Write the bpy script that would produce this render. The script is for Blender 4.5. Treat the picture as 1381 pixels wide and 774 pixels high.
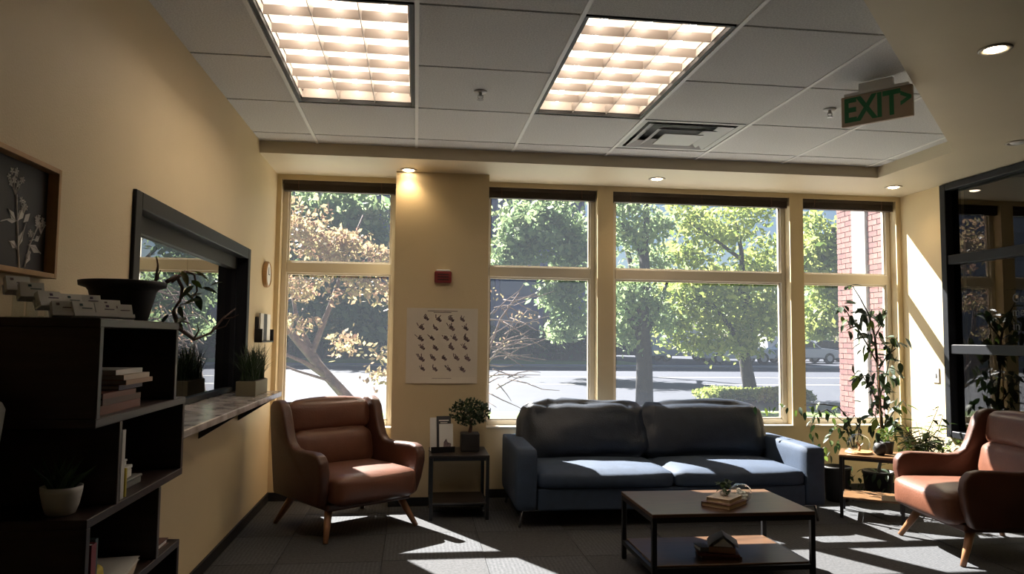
import bpy, bmesh, math, random
from mathutils import Vector, Matrix, noise
random.seed(7)
PI = math.pi
sc = bpy.context.scene
COL = sc.collection
for o in list(bpy.data.objects): bpy.data.objects.remove(o)

# ------------------------------------------------------------------ camera
W_, H_ = 1381.0, 774.0
FPX = 995.8; YAW = 0.128; PITCH = 0.0694; ROLL = 0.0106
CAM = Vector((0, 0, 1.21))
_f = Vector((math.sin(YAW)*math.cos(PITCH), math.cos(YAW)*math.cos(PITCH), math.sin(PITCH)))
_r0 = Vector((math.cos(YAW), -math.sin(YAW), 0)); _u0 = _r0.cross(_f)
_r = _r0*math.cos(ROLL) + _u0*math.sin(ROLL)
_u = -_r0*math.sin(ROLL) + _u0*math.cos(ROLL)
cd = bpy.data.cameras.new('camera'); cam = bpy.data.objects.new('camera', cd); COL.objects.link(cam)
cd.sensor_fit = 'HORIZONTAL'; cd.sensor_width = 36.0; cd.lens = FPX*36.0/W_
cd.clip_start = 0.05; cd.clip_end = 500
M = Matrix.Identity(4)
for i in range(3):
    M[i][0] = _r[i]; M[i][1] = _u[i]; M[i][2] = -_f[i]; M[i][3] = CAM[i]
cam.matrix_world = M
sc.camera = cam
def ray(u, v): return _f + _r*((u-W_/2)/FPX) - _u*((v-H_/2)/FPX)
def PY(u, v, y): d = ray(u, v); return CAM + d*(y/d.y)          # pixel direction met with a plane of known depth
def PZ(u, v, z): d = ray(u, v); return CAM + d*((z-CAM.z)/d.z)   # ... with a horizontal surface
def PX(u, v, x): d = ray(u, v); return CAM + d*(x/d.x)           # ... with a side wall

# ------------------------------------------------------------------ world, sun, exposure
SUN_STRENGTH = 40.0; SKY_STRENGTH = 0.085
sun_to = Vector((0.57, -1.0, -1.09)).normalized()
wd = bpy.data.worlds.new('world'); sc.world = wd; wd.use_nodes = True
wn = wd.node_tree; wn.nodes.clear()
sky = wn.nodes.new('ShaderNodeTexSky'); sky.sky_type = 'NISHITA'; sky.sun_disc = False
sky.sun_elevation = math.asin(-sun_to.z); sky.sun_rotation = math.atan2(-sun_to.x, -sun_to.y)
sky.air_density = 1.0; sky.dust_density = 0.3; sky.ozone_density = 1.5
bg = wn.nodes.new('ShaderNodeBackground'); bg.inputs['Strength'].default_value = SKY_STRENGTH
wo = wn.nodes.new('ShaderNodeOutputWorld')
wn.links.new(sky.outputs[0], bg.inputs['Color']); wn.links.new(bg.outputs[0], wo.inputs['Surface'])
sl = bpy.data.lights.new('sun', 'SUN'); sl.energy = SUN_STRENGTH; sl.angle = math.radians(0.53); sl.color = (1.0, 0.95, 0.86)
so = bpy.data.objects.new('sun', sl); COL.objects.link(so); so.location = (-10, 25, 25)
so.rotation_euler = sun_to.to_track_quat('-Z', 'Y').to_euler()
vs = sc.view_settings
vs.view_transform = 'Standard'; vs.look = 'None'; vs.gamma = 1.0; vs.use_curve_mapping = False; vs.exposure = 0.0
TUBE_EMIT = 20.0; DOWN_EMIT = 30.0; DOWN_WATT = 7.0

# ------------------------------------------------------------------ materials
MATS = {}
def mat(name, col, rough=0.6, metal=0.0, var=0.0, vscale=8.0, bump=0.0, bscale=60.0, sheen=0.0, spec=0.5, emit=None, estr=0.0, col2=None, stretch=None):
    if name in MATS: return MATS[name]
    m = bpy.data.materials.new(name); m.use_nodes = True; nt = m.node_tree
    b = nt.nodes['Principled BSDF']
    b.inputs['Base Color'].default_value = (*col, 1); b.inputs['Roughness'].default_value = rough
    b.inputs['Metallic'].default_value = metal; b.inputs['Specular IOR Level'].default_value = spec
    if sheen: b.inputs['Sheen Weight'].default_value = sheen
    if emit: b.inputs['Emission Color'].default_value = (*emit, 1); b.inputs['Emission Strength'].default_value = estr
    if var or col2 or bump:
        tc = nt.nodes.new('ShaderNodeTexCoord'); src = tc.outputs['Object']
        if stretch:
            mp = nt.nodes.new('ShaderNodeMapping'); mp.inputs['Scale'].default_value = stretch
            nt.links.new(src, mp.inputs[0]); src = mp.outputs[0]
    if var or col2:
        nz = nt.nodes.new('ShaderNodeTexNoise'); nz.inputs['Scale'].default_value = vscale; nz.inputs['Detail'].default_value = 5
        nt.links.new(src, nz.inputs['Vector'])
        rp = nt.nodes.new('ShaderNodeValToRGB'); rp.color_ramp.elements[0].position = .32; rp.color_ramp.elements[1].position = .68
        c2 = col2 if col2 else tuple(min(1, c*(1+var)) for c in col)
        c1 = col if col2 else tuple(c*(1-var) for c in col)
        rp.color_ramp.elements[0].color = (*c1, 1); rp.color_ramp.elements[1].color = (*c2, 1)
        nt.links.new(nz.outputs['Fac'], rp.inputs[0]); nt.links.new(rp.outputs[0], b.inputs['Base Color'])
    if bump:
        n2 = nt.nodes.new('ShaderNodeTexNoise'); n2.inputs['Scale'].default_value = bscale; n2.inputs['Detail'].default_value = 4
        nt.links.new(src, n2.inputs['Vector'])
        bp = nt.nodes.new('ShaderNodeBump'); bp.inputs['Strength'].default_value = bump; bp.inputs['Distance'].default_value = 0.01
        nt.links.new(n2.outputs['Fac'], bp.inputs['Height']); nt.links.new(bp.outputs[0], b.inputs['Normal'])
    MATS[name] = m; return m
def glass_mat(name, tint=(1, 1, 1), refl=1.0, dust_glare=0.0, ior=1.5, rough=0.0):
    m = bpy.data.materials.new(name); m.use_nodes = True; nt = m.node_tree; nt.nodes.clear()
    out = nt.nodes.new('ShaderNodeOutputMaterial'); tr = nt.nodes.new('ShaderNodeBsdfTransparent'); tr.inputs[0].default_value = (*tint, 1)
    gl = nt.nodes.new('ShaderNodeBsdfGlossy'); gl.inputs['Roughness'].default_value = rough
    fr = nt.nodes.new('ShaderNodeFresnel'); fr.inputs[0].default_value = ior
    mx = nt.nodes.new('ShaderNodeMixShader')
    mul = nt.nodes.new('ShaderNodeMath'); mul.operation = 'MULTIPLY'; mul.use_clamp = True; mul.inputs[1].default_value = refl
    ge = nt.nodes.new('ShaderNodeNewGeometry'); inv = nt.nodes.new('ShaderNodeMath'); inv.operation = 'SUBTRACT'; inv.inputs[0].default_value = 1.0
    m3 = nt.nodes.new('ShaderNodeMath'); m3.operation = 'MULTIPLY'   # reflect on the entering face only; a thin pane does not trap light
    nt.links.new(ge.outputs['Backfacing'], inv.inputs[1]); nt.links.new(fr.outputs[0], mul.inputs[0])
    nt.links.new(mul.outputs[0], m3.inputs[0]); nt.links.new(inv.outputs[0], m3.inputs[1]); nt.links.new(m3.outputs[0], mx.inputs[0])
    nt.links.new(tr.outputs[0], mx.inputs[1]); nt.links.new(gl.outputs[0], mx.inputs[2])
    last = mx
    if dust_glare:  # thin dust film that also paints in the bluish veiling glare
        df = nt.nodes.new('ShaderNodeBsdfTranslucent'); df.inputs[0].default_value = (.72, .82, 1, 1)
        m2 = nt.nodes.new('ShaderNodeMixShader'); m2.inputs[0].default_value = dust_glare
        nt.links.new(mx.outputs[0], m2.inputs[1]); nt.links.new(df.outputs[0], m2.inputs[2]); last = m2
    nt.links.new(last.outputs[0], out.inputs[0]); MATS[name] = m; return m
def leaf_mat(name, c1, c2, trans=0.45, rough=0.5):
    m = bpy.data.materials.new(name); m.use_nodes = True; nt = m.node_tree; nt.nodes.clear()
    out = nt.nodes.new('ShaderNodeOutputMaterial'); g = nt.nodes.new('ShaderNodeNewGeometry')
    oi = nt.nodes.new('ShaderNodeObjectInfo')
    ad = nt.nodes.new('ShaderNodeMath'); ad.operation = 'ADD'; fr = nt.nodes.new('ShaderNodeMath'); fr.operation = 'FRACT'
    nt.links.new(g.outputs['Random Per Island'], ad.inputs[0]); nt.links.new(oi.outputs['Random'], ad.inputs[1]); nt.links.new(ad.outputs[0], fr.inputs[0])
    rp = nt.nodes.new('ShaderNodeValToRGB'); rp.color_ramp.elements[0].color = (*c1, 1); rp.color_ramp.elements[1].color = (*c2, 1)
    nt.links.new(fr.outputs[0], rp.inputs[0])
    p = nt.nodes.new('ShaderNodeBsdfPrincipled'); p.inputs['Roughness'].default_value = rough
    t = nt.nodes.new('ShaderNodeBsdfTranslucent'); mx = nt.nodes.new('ShaderNodeMixShader'); mx.inputs[0].default_value = trans
    nt.links.new(rp.outputs[0], p.inputs['Base Color']); nt.links.new(rp.outputs[0], t.inputs[0])
    nt.links.new(p.outputs[0], mx.inputs[1]); nt.links.new(t.outputs[0], mx.inputs[2]); nt.links.new(mx.outputs[0], out.inputs[0])
    MATS[name] = m; return m

mat('wall_paint', (.65, .53, .325), .55, var=.03, vscale=2, bump=.15, bscale=180)
mat('soffit_paint', (.60, .52, .37), .5, var=.03, vscale=2, bump=.1, bscale=180)
mat('ceiling_tile', (.58, .58, .57), .95, col2=(.76, .76, .74), vscale=130, bump=.5, bscale=240)
mat('grid_white', (.80, .80, .78), .5)
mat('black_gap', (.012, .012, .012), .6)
mat('black_frame', (.008, .009, .012), .5, spec=.25)
mat('black_metal', (.012, .012, .013), .45, metal=.3)
mat('baseboard_black', (.010, .010, .011), .6)
mat('window_vinyl', (.66, .60, .49), .45)
mat('blind_brown', (.045, .03, .022), .5)
mat('espresso', (.022, .011, .008), .4, var=.35, vscale=6, stretch=(1, 8, 8))
mat('espresso_edge', (.085, .075, .075), .4)
mat('table_wood', (.085, .043, .021), .36, var=.3, vscale=7, stretch=(1, 10, 10))
mat('side_wood', (.13, .065, .025), .4, var=.3, vscale=7, stretch=(2, 12, 12))
mat('frame_wood', (.46, .27, .11), .5, var=.2, vscale=10)
mat('leg_wood', (.28, .13, .06), .4, var=.2, vscale=15)
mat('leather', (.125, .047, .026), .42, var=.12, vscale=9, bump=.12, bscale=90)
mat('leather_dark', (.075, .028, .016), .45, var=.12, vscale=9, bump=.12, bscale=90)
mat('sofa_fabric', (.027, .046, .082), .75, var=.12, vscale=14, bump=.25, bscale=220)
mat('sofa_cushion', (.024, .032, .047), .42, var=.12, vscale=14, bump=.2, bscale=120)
mat('chrome', (.55, .55, .56), .2, metal=1)
mat('marble', (.50, .47, .46), .18, col2=(.26, .23, .22), vscale=9)
mat('white_paper', (.75, .74, .70), .7)
mat('white_plastic', (.72, .72, .70), .35)
mat('white_ceramic', (.62, .60, .58), .3)
mat('poster_paper', (.66, .60, .50), .6)
mat('print_ink', (.10, .08, .09), .7, col2=(.28, .20, .20), vscale=60)
mat('slate_panel', (.050, .052, .058), .7)
mat('chalk_white', (.62, .60, .58), .7)
mat('red_device', (.22, .022, .022), .4)
mat('pot_black', (.018, .016, .015), .6)
mat('pot_olive', (.14, .12, .07), .6)
mat('soil', (.03, .02, .015), .95)
mat('stem_brown', (.11, .06, .045), .7)
mat('stem_dark', (.045, .04, .025), .7)
mat('exit_plate', (.42, .33, .24), .4)
mat('exit_green', (.012, .17, .06), .5)
mat('louver', (.34, .30, .27), .4, metal=.35)
mat('reflector', (.54, .49, .44), .45)
mat('tube_glow', (1, 1, 1), .5, emit=(1.0, .85, .70), estr=TUBE_EMIT)
mat('down_glow', (1, 1, 1), .5, emit=(1.0, .78, .52), estr=DOWN_EMIT)
mat('trim_ring', (.55, .50, .42), .4)
mat('metal_grey', (.35, .35, .35), .4, metal=.6)
mat('vent_grey', (.50, .50, .49), .5)
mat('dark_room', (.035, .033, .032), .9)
glass_mat('pane_glass', (.97, .98, 1), 0.8, dust_glare=.009)
glass_mat('reception_glass', (.30, .32, .33), 2.4, ior=1.6)
glass_mat('office_glass', (.45, .47, .48), 1.5, ior=1.55)
glass_mat('clear_glass', (.93, .96, .95), 3.0)
# outdoors
mat('asphalt', (.021, .026, .042), .85, var=.08, vscale=.6, bump=.1, bscale=20)
mat('road_paint', (.5, .5, .46), .7)
mat('concrete', (.22, .22, .215), .85, var=.1, vscale=1)
mat('grass', (.10, .17, .03), .9, col2=(.17, .25, .05), vscale=3, bump=.6, bscale=30)
mat('brick_red', (.17, .06, .05), .85, col2=(.24, .11, .095), vscale=5, bump=.3, bscale=60)
mat('brick_dark', (.11, .04, .04), .85, col2=(.17, .075, .065), vscale=5, bump=.3, bscale=60)
mat('mortar', (.24, .19, .175), .95)
mat('white_strip', (.34, .33, .31), .6)
mat('office_wall', (.17, .18, .33), .6)
mat('office_pane', (.08, .09, .20), .12, spec=.8)
mat('bark', (.022, .018, .015), .9, var=.35, vscale=12, bump=.6, bscale=25)
mat('bark_pale', (.11, .07, .058), .9, var=.3, vscale=12, bump=.5, bscale=25)
leaf_mat('leaf_green', (.14, .22, .11), (.32, .40, .18), .6)
leaf_mat('leaf_yellow', (.17, .25, .06), (.44, .48, .13), .6)
leaf_mat('leaf_red', (.30, .17, .12), (.40, .34, .16), .5)
leaf_mat('leaf_dark', (.02, .045, .018), (.06, .10, .035), .3)
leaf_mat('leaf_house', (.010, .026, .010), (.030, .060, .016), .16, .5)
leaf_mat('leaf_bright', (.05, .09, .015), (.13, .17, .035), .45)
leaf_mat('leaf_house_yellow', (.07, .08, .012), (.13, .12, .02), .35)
mat('car_white', (.62, .63, .65), .25, spec=.6)
mat('car_dark', (.03, .035, .045), .25, spec=.6)
mat('car_silver', (.35, .37, .40), .25, metal=.4)
mat('tyre', (.015, .015, .015), .8)
mat('car_glass', (.02, .025, .03), .08)
# carpet: charcoal with fine ribs
def carpet(name, c1, c2):
    m = mat(name, c1, .95, col2=c2, vscale=60, bump=.5, bscale=260)
    nt = m.node_tree; b = nt.nodes['Principled BSDF']
    wv = nt.nodes.new('ShaderNodeTexWave'); wv.inputs['Scale'].default_value = 14; wv.inputs['Distortion'].default_value = 2.5; wv.inputs['Detail'].default_value = 3
    tc = [n for n in nt.nodes if n.type == 'TEX_COORD'][0]; nt.links.new(tc.outputs['Object'], wv.inputs['Vector'])
    mx = nt.nodes.new('ShaderNodeMix'); mx.data_type = 'RGBA'; mx.blend_type = 'MULTIPLY'; mx.inputs[0].default_value = .28
    src = b.inputs['Base Color'].links[0].from_socket
    nt.links.new(src, mx.inputs[6]); nt.links.new(wv.outputs['Color'], mx.inputs[7]); nt.links.new(mx.outputs[2], b.inputs['Base Color'])
carpet('carpet_a', (.050, .053, .058), (.086, .089, .096))
carpet('carpet_b', (.044, .045, .048), (.076, .077, .081))

# ------------------------------------------------------------------ mesh builder
class MB:
    def __init__(s): s.v = []; s.f = []
    def add(s, v, f, T=None):
        n = len(s.v)
        s.v += [tuple(T @ Vector(p)) if T else tuple(p) for p in v]
        s.f += [tuple(i+n for i in q) for q in f]; return s
    def box(s, c, d, T=None):
        x, y, z = c; a, b, e = d[0]/2, d[1]/2, d[2]/2
        v = [(x+i*a, y+j*b, z+k*e) for k in (-1, 1) for j in (-1, 1) for i in (-1, 1)]
        return s.add(v, [(0, 2, 3, 1), (4, 5, 7, 6), (0, 1, 5, 4), (2, 6, 7, 3), (0, 4, 6, 2), (1, 3, 7, 5)], T)
    def bb(s, x0, x1, y0, y1, z0, z1): return s.box(((x0+x1)/2, (y0+y1)/2, (z0+z1)/2), (x1-x0, y1-y0, z1-z0))
    def prism(s, poly, a, b, axis='z', T=None):
        n = len(poly)
        def mk(p, h): return {'z': (p[0], p[1], h), 'x': (h, p[0], p[1]), 'y': (p[0], h, p[1])}[axis]
        v = [mk(p, a) for p in poly] + [mk(p, b) for p in poly]
        f = [tuple(range(n-1, -1, -1)), tuple(range(n, 2*n))] + [(i, (i+1) % n, n+(i+1) % n, n+i) for i in range(n)]
        return s.add(v, f, T)
    def tube(s, pts, r, n=8, T=None):
        pts = [Vector(p) for p in pts]; R = r if isinstance(r, (list, tuple)) else [r]*len(pts)
        v = []; f = []; t = (pts[1]-pts[0]).normalized()
        nr = t.orthogonal().normalized()
        for i, p in enumerate(pts):
            if 0 < i < len(pts)-1: t2 = (pts[i+1]-pts[i-1]).normalized()
            elif i: t2 = (pts[i]-pts[i-1]).normalized()
            else: t2 = t
            nr = (nr - t2*nr.dot(t2)); nr = nr.normalized() if nr.length > 1e-6 else t2.orthogonal().normalized()
            bn = t2.cross(nr)
            for k in range(n):
                a = 2*PI*k/n; v.append(p + (nr*math.cos(a) + bn*math.sin(a))*R[i])
        for i in range(len(pts)-1):
            for k in range(n): f.append((i*n+k, i*n+(k+1) % n, (i+1)*n+(k+1) % n, (i+1)*n+k))
        f.append(tuple(range(n-1, -1, -1))); f.append(tuple((len(pts)-1)*n+k for k in range(n)))
        return s.add(v, f, T)
    def lathe(s, prof, n=24, c=(0, 0, 0), T=None):
        v = []; f = []
        for r, z in prof:
            for k in range(n):
                a = 2*PI*k/n; v.append((c[0]+r*math.cos(a), c[1]+r*math.sin(a), c[2]+z))
        for i in range(len(prof)-1):
            for k in range(n): f.append((i*n+k, i*n+(k+1) % n, (i+1)*n+(k+1) % n, (i+1)*n+k))
        if prof[0][0] > 1e-4: f.append(tuple(range(n-1, -1, -1)))
        if prof[-1][0] > 1e-4: f.append(tuple((len(prof)-1)*n+k for k in range(n)))
        return s.add(v, f, T)
    def soft(s, c, d, r, n=6, puff=0.0, wob=0.0, seed=0, T=None):
        # rounded, slightly pillowed box
        hx, hy, hz = d[0]/2, d[1]/2, d[2]/2; idx = {}; v = []; f = []
        def pt(a, b, e):
            key = (round(a, 5), round(b, 5), round(e, 5))
            if key in idx: return idx[key]
            q = Vector((a*hx, b*hy, e*hz)); inner = Vector((max(-hx+r, min(hx-r, q.x)), max(-hy+r, min(hy-r, q.y)), max(-hz+r, min(hz-r, q.z))))
            dd = q-inner
            if dd.length > 1e-9: q = inner + dd.normalized()*r
            pf = puff*Vector((a*(1-b*b)*(1-e*e), b*(1-a*a)*(1-e*e), e*(1-a*a)*(1-b*b)))
            q = q + pf
            if wob:
                nv = noise.noise_vector(Vector((q.x*7+seed, q.y*7, q.z*9)))+.5*noise.noise_vector(Vector((q.x*16+seed, q.y*16, q.z*20))); q = q + nv*wob
            idx[key] = len(v); v.append(q+Vector(c)); return idx[key]
        def g(i):
            t = -1+2*i/n; return math.copysign(abs(t)**.6, t)       # denser towards the rim
        for ax in range(3):
            for sg in (-1, 1):
                for i in range(n):
                    for j in range(n):
                        cs = []
                        for (p, q) in ((i, j), (i+1, j), (i+1, j+1), (i, j+1)):
                            w = [0, 0, 0]; w[ax] = sg; w[(ax+1) % 3] = g(p); w[(ax+2) % 3] = g(q); cs.append(pt(*w))
                        f.append(tuple(cs) if sg > 0 else tuple(reversed(cs)))
        return s.add(v, f, T)
    def mesh(s, name, m, smooth=False, bevel=0.0, segs=2):
        me = bpy.data.meshes.new(name); me.from_pydata([tuple(p) for p in s.v], [], s.f)
        if bevel or True:
            bm = bmesh.new(); bm.from_mesh(me)
            bmesh.ops.recalc_face_normals(bm, faces=bm.faces) if len(bm.faces) < 20000 else None
            if bevel:
                es = [e for e in bm.edges if len(e.link_faces) == 2 and e.calc_face_angle(0) > .5]
                bmesh.ops.bevel(bm, geom=es, offset=bevel, segments=segs, affect='EDGES', profile=.5)
            if smooth:
                for q in bm.faces: q.smooth = True
            bm.to_mesh(me); bm.free()
        me.materials.append(MATS[m]); return me
    def build(s, name, m, parent=None, smooth=False, bevel=0.0, segs=2, loc=None, rz=0.0):
        o = bpy.data.objects.new(name, s.mesh(name, m, smooth, bevel, segs)); COL.objects.link(o)
        if parent: o.parent = parent
        if loc is not None: o.location = loc
        if rz: o.rotation_euler.z = rz
        return o
def thing(name, label=None, cat=None, loc=(0, 0, 0), rz=0.0, group=None, kind=None):
    o = bpy.data.objects.new(name, None); COL.objects.link(o); o.empty_display_size = .1
    o.location = loc; o.rotation_euler.z = rz
    return tag(o, label, cat, group, kind)
def tag(o, label=None, cat=None, group=None, kind=None):
    if label: o['label'] = label
    if cat: o['category'] = cat
    if group: o['group'] = group
    if kind: o['kind'] = kind
    return o
def inst(me, name, parent=None, loc=(0, 0, 0), rot=(0, 0, 0), scl=None):
    o = bpy.data.objects.new(name, me); COL.objects.link(o)
    if parent: o.parent = parent
    o.location = loc; o.rotation_euler = rot
    if scl: o.scale = scl if not isinstance(scl, (int, float)) else (scl,)*3
    return o
def copy_tree(o, parent=None):
    c = o.copy(); COL.objects.link(c); c.parent = parent
    for ch in list(o.children): copy_tree(ch, c)
    return c
def text(name, s, size, m, parent, loc, rotm, depth=.001, align='CENTER', bold=0.0):
    cu = bpy.data.curves.new(name, 'FONT'); cu.body = s; cu.size = size; cu.extrude = depth; cu.align_x = align; cu.align_y = 'CENTER'; cu.offset = bold
    t = bpy.data.objects.new(name, cu); COL.objects.link(t)
    me = bpy.data.meshes.new_from_object(t.evaluated_get(bpy.context.evaluated_depsgraph_get()))
    bpy.data.objects.remove(t); me.materials.clear(); me.materials.append(MATS[m])
    o = bpy.data.objects.new(name, me); COL.objects.link(o); o.parent = parent
    o.matrix_local = Matrix.Translation(loc) @ rotm.to_4x4(); return o

# ------------------------------------------------------------------ room shell
XL, XR, YB, YC = -1.063, 4.027, 5.695, 5.447
ZS, ZT, YN = 2.432, 2.509, -3.0
TOP = 2.75
floor = MB().bb(XL-.2, XR+.2, YN-.2, YB+.25, -.12, -.012).build('floor', 'black_gap'); tag(floor, kind='structure')
TS = .56
tm = [MB().box((0, 0, -.006), (TS-.004, TS-.004, .012)).mesh('carpet_tile', k) for k in ('carpet_a', 'carpet_b')]
for i in range(-2, 8):
    for j in range(-6, 11):
        cx, cy = .12+i*TS, -.05+j*TS
        x0, x1 = max(cx-TS/2+.002, XL), min(cx+TS/2-.002, XR); y0, y1 = max(cy-TS/2+.002, YN), min(cy+TS/2-.002, YB)
        if x1-x0 < .01 or y1-y0 < .01: continue
        k = (i+j) % 2; rz = PI/2*((i*3+j*5) % 2)
        dz = -.0015*((i*7+j*3) % 3)
        if x1-x0 > TS-.01 and y1-y0 > TS-.01: inst(tm[k], 'carpet_tile', floor, (cx, cy, dz), (0, 0, rz))
        else:
            MB().box((0, 0, -.006), (x1-x0, y1-y0, .012)).build('carpet_tile', ('carpet_a', 'carpet_b')[k], floor, loc=((x0+x1)/2, (y0+y1)/2, dz))
# left wall with the reception opening
RY0, RY1, RZ0, RZ1 = 2.93, 4.80, .865, 1.72
WT = .18
wl = MB().bb(XL-WT, XL, YN, RY0, -.1, TOP).bb(XL-WT, XL, RY1, YB+.16, -.1, TOP).bb(XL-WT, XL, RY0, RY1, -.1, RZ0-.03).bb(XL-WT, XL, RY0, RY1, RZ1, TOP)
tag(wl.build('wall_left', 'wall_paint'), kind='structure')
# right wall with the black-framed office window
OY0, OY1, OZ0, OZ1 = .55, 5.19, .50, 2.425
wr = MB().bb(XR, XR+WT, YN, OY0, -.1, TOP).bb(XR, XR+WT, OY1, YB+.16, -.1, TOP).bb(XR, XR+WT, OY0, OY1, -.1, OZ0).bb(XR, XR+WT, OY0, OY1, OZ1, TOP)
tag(wr.build('wall_right', 'wall_paint'), kind='structure')
# rear wall, behind the camera
tag(MB().bb(XL-WT, XR+WT, YN-.15, YN, -.1, TOP).build('wall_rear', 'wall_paint'), kind='structure')
# window wall: apron, header, posts, column
ZSILL, ZHEAD, YO = .522, 2.395, YB+.16
OPEN = [(-1.03, -.168), (.521, 1.415), (1.542, 3.038), (3.154, 3.985)]
wb = MB().bb(XL, XR, YB, YO, -.1, ZSILL).bb(XL, XR, YB, YO, ZHEAD, TOP)
xs = [XL] + [q for o in OPEN for q in o] + [XR]
for a, b in zip(xs[0::2], xs[1::2]): wb.bb(a, b, YB, YO, ZSILL, ZHEAD)
tag(wb.build('wall_back', 'wall_paint'), kind='structure')
tag(MB().bb(-.168, .521, YC, YB-.001, 0, ZS).build('wall_column', 'wall_paint'), kind='structure')
# baseboards
bh = .062
for nm, a in (('baseboard_left', (XL, XL+.012, YN, YB)), ('baseboard_right', (XR-.012, XR, YN, YB)), ('baseboard_back', (XL+.012, -.168, YB-.012, YB))):
    tag(MB().bb(*a, 0, bh).build(nm, 'baseboard_black'), kind='structure')
tag(MB().bb(-.18, .533, YC-.012, YC, 0, bh).bb(-.18, -.168, YC, YB-.012, 0, bh).bb(.521, .533, YC, YB-.012, 0, bh).build('baseboard_column', 'baseboard_black'), kind='structure')
tag(MB().bb(.533, XR-.012, YB-.012, YB, 0, bh).build('baseboard_window', 'baseboard_black'), kind='structure')
# ceiling: lowered plaster soffit around a recess of tiles
REC = [(XL, 5.042), (3.39, 5.042), (3.39, 4.255), (XL, -.305)]
slab = MB().bb(XL-WT, XR+WT, YN-.15, YO, TOP, TOP+.1).build('ceiling', 'dark_room'); tag(slab, kind='structure')
sf = MB().bb(XL, XR, 5.042, YB, ZS, TOP)
sf.prism([(3.39, 5.042), (3.39, 4.255), (XL, -.305), (XL, YN), (XR, YN), (XR, 5.042)], ZS, TOP)
sf.build('plaster_soffit', 'soffit_paint', slab)
T = .6645; GX, GY = -1.351, 2.832
def clip(poly, P):
    out = poly
    n = len(P)
    for i in range(n):
        a, b = P[i], P[(i+1) % n]; new = []
        def side(p): return (b[0]-a[0])*(p[1]-a[1])-(b[1]-a[1])*(p[0]-a[0])
        for k in range(len(out)):
            p, q = out[k], out[(k+1) % len(out)]; sp, sq = side(p), side(q)
            if sp <= 1e-9: new.append(p)
            if (sp < -1e-9 and sq > 1e-9) or (sp > 1e-9 and sq < -1e-9):
                t = sp/(sp-sq); new.append((p[0]+t*(q[0]-p[0]), p[1]+t*(q[1]-p[1])))
        out = new
        if not out: break
    return out
LIGHTS = {(1, 0), (1, 1), (3, 0), (3, 1)}; VENT = (4, 2)
for i in range(0, 9):
    for j in range(-6, 5):
        if (i, j) in LIGHTS or (i, j) == VENT: continue
        g = .008
        c = [(GX+i*T+g, GY+j*T+g), (GX+(i+1)*T-g, GY+j*T+g), (GX+(i+1)*T-g, GY+(j+1)*T-g), (GX+i*T+g, GY+(j+1)*T-g)]
        q = clip(c, REC)
        if len(q) < 3: continue
        ar = abs(sum(q[k][0]*q[(k+1) % len(q)][1]-q[(k+1) % len(q)][0]*q[k][1] for k in range(len(q))))/2
        if ar < .004: continue
        cx = sum(p[0] for p in q)/len(q); cy = sum(p[1] for p in q)/len(q)
        MB().prism([(p[0]-cx, p[1]-cy) for p in q], 0, .015).build('ceiling_tile', 'ceiling_tile', slab, loc=(cx, cy, ZT+.004))
def tee(poly):
    q = clip(poly, REC)
    if len(q) < 3: return
    MB().prism(q, ZT-.001, ZT+.012).build('grid_tee', 'grid_white', slab)
for i in range(1, 8):
    x = GX+i*T; tee([(x-.0095, -1.5), (x+.0095, -1.5), (x+.0095, 6), (x-.0095, 6)])
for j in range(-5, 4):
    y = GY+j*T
    # cross tees painted black for the shade in the gaps between tile rows
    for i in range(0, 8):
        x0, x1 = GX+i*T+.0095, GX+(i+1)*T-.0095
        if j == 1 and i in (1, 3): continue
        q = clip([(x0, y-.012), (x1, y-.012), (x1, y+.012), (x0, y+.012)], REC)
        if len(q) >= 3: MB().prism(q, ZT+.020, ZT+.026).build('tile_gap_shade', 'black_gap', slab)
MB().prism(REC, ZT+.14, ZT+.15).build('plenum_board', 'black_gap', slab)
LW, LL = 0, 0

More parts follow.
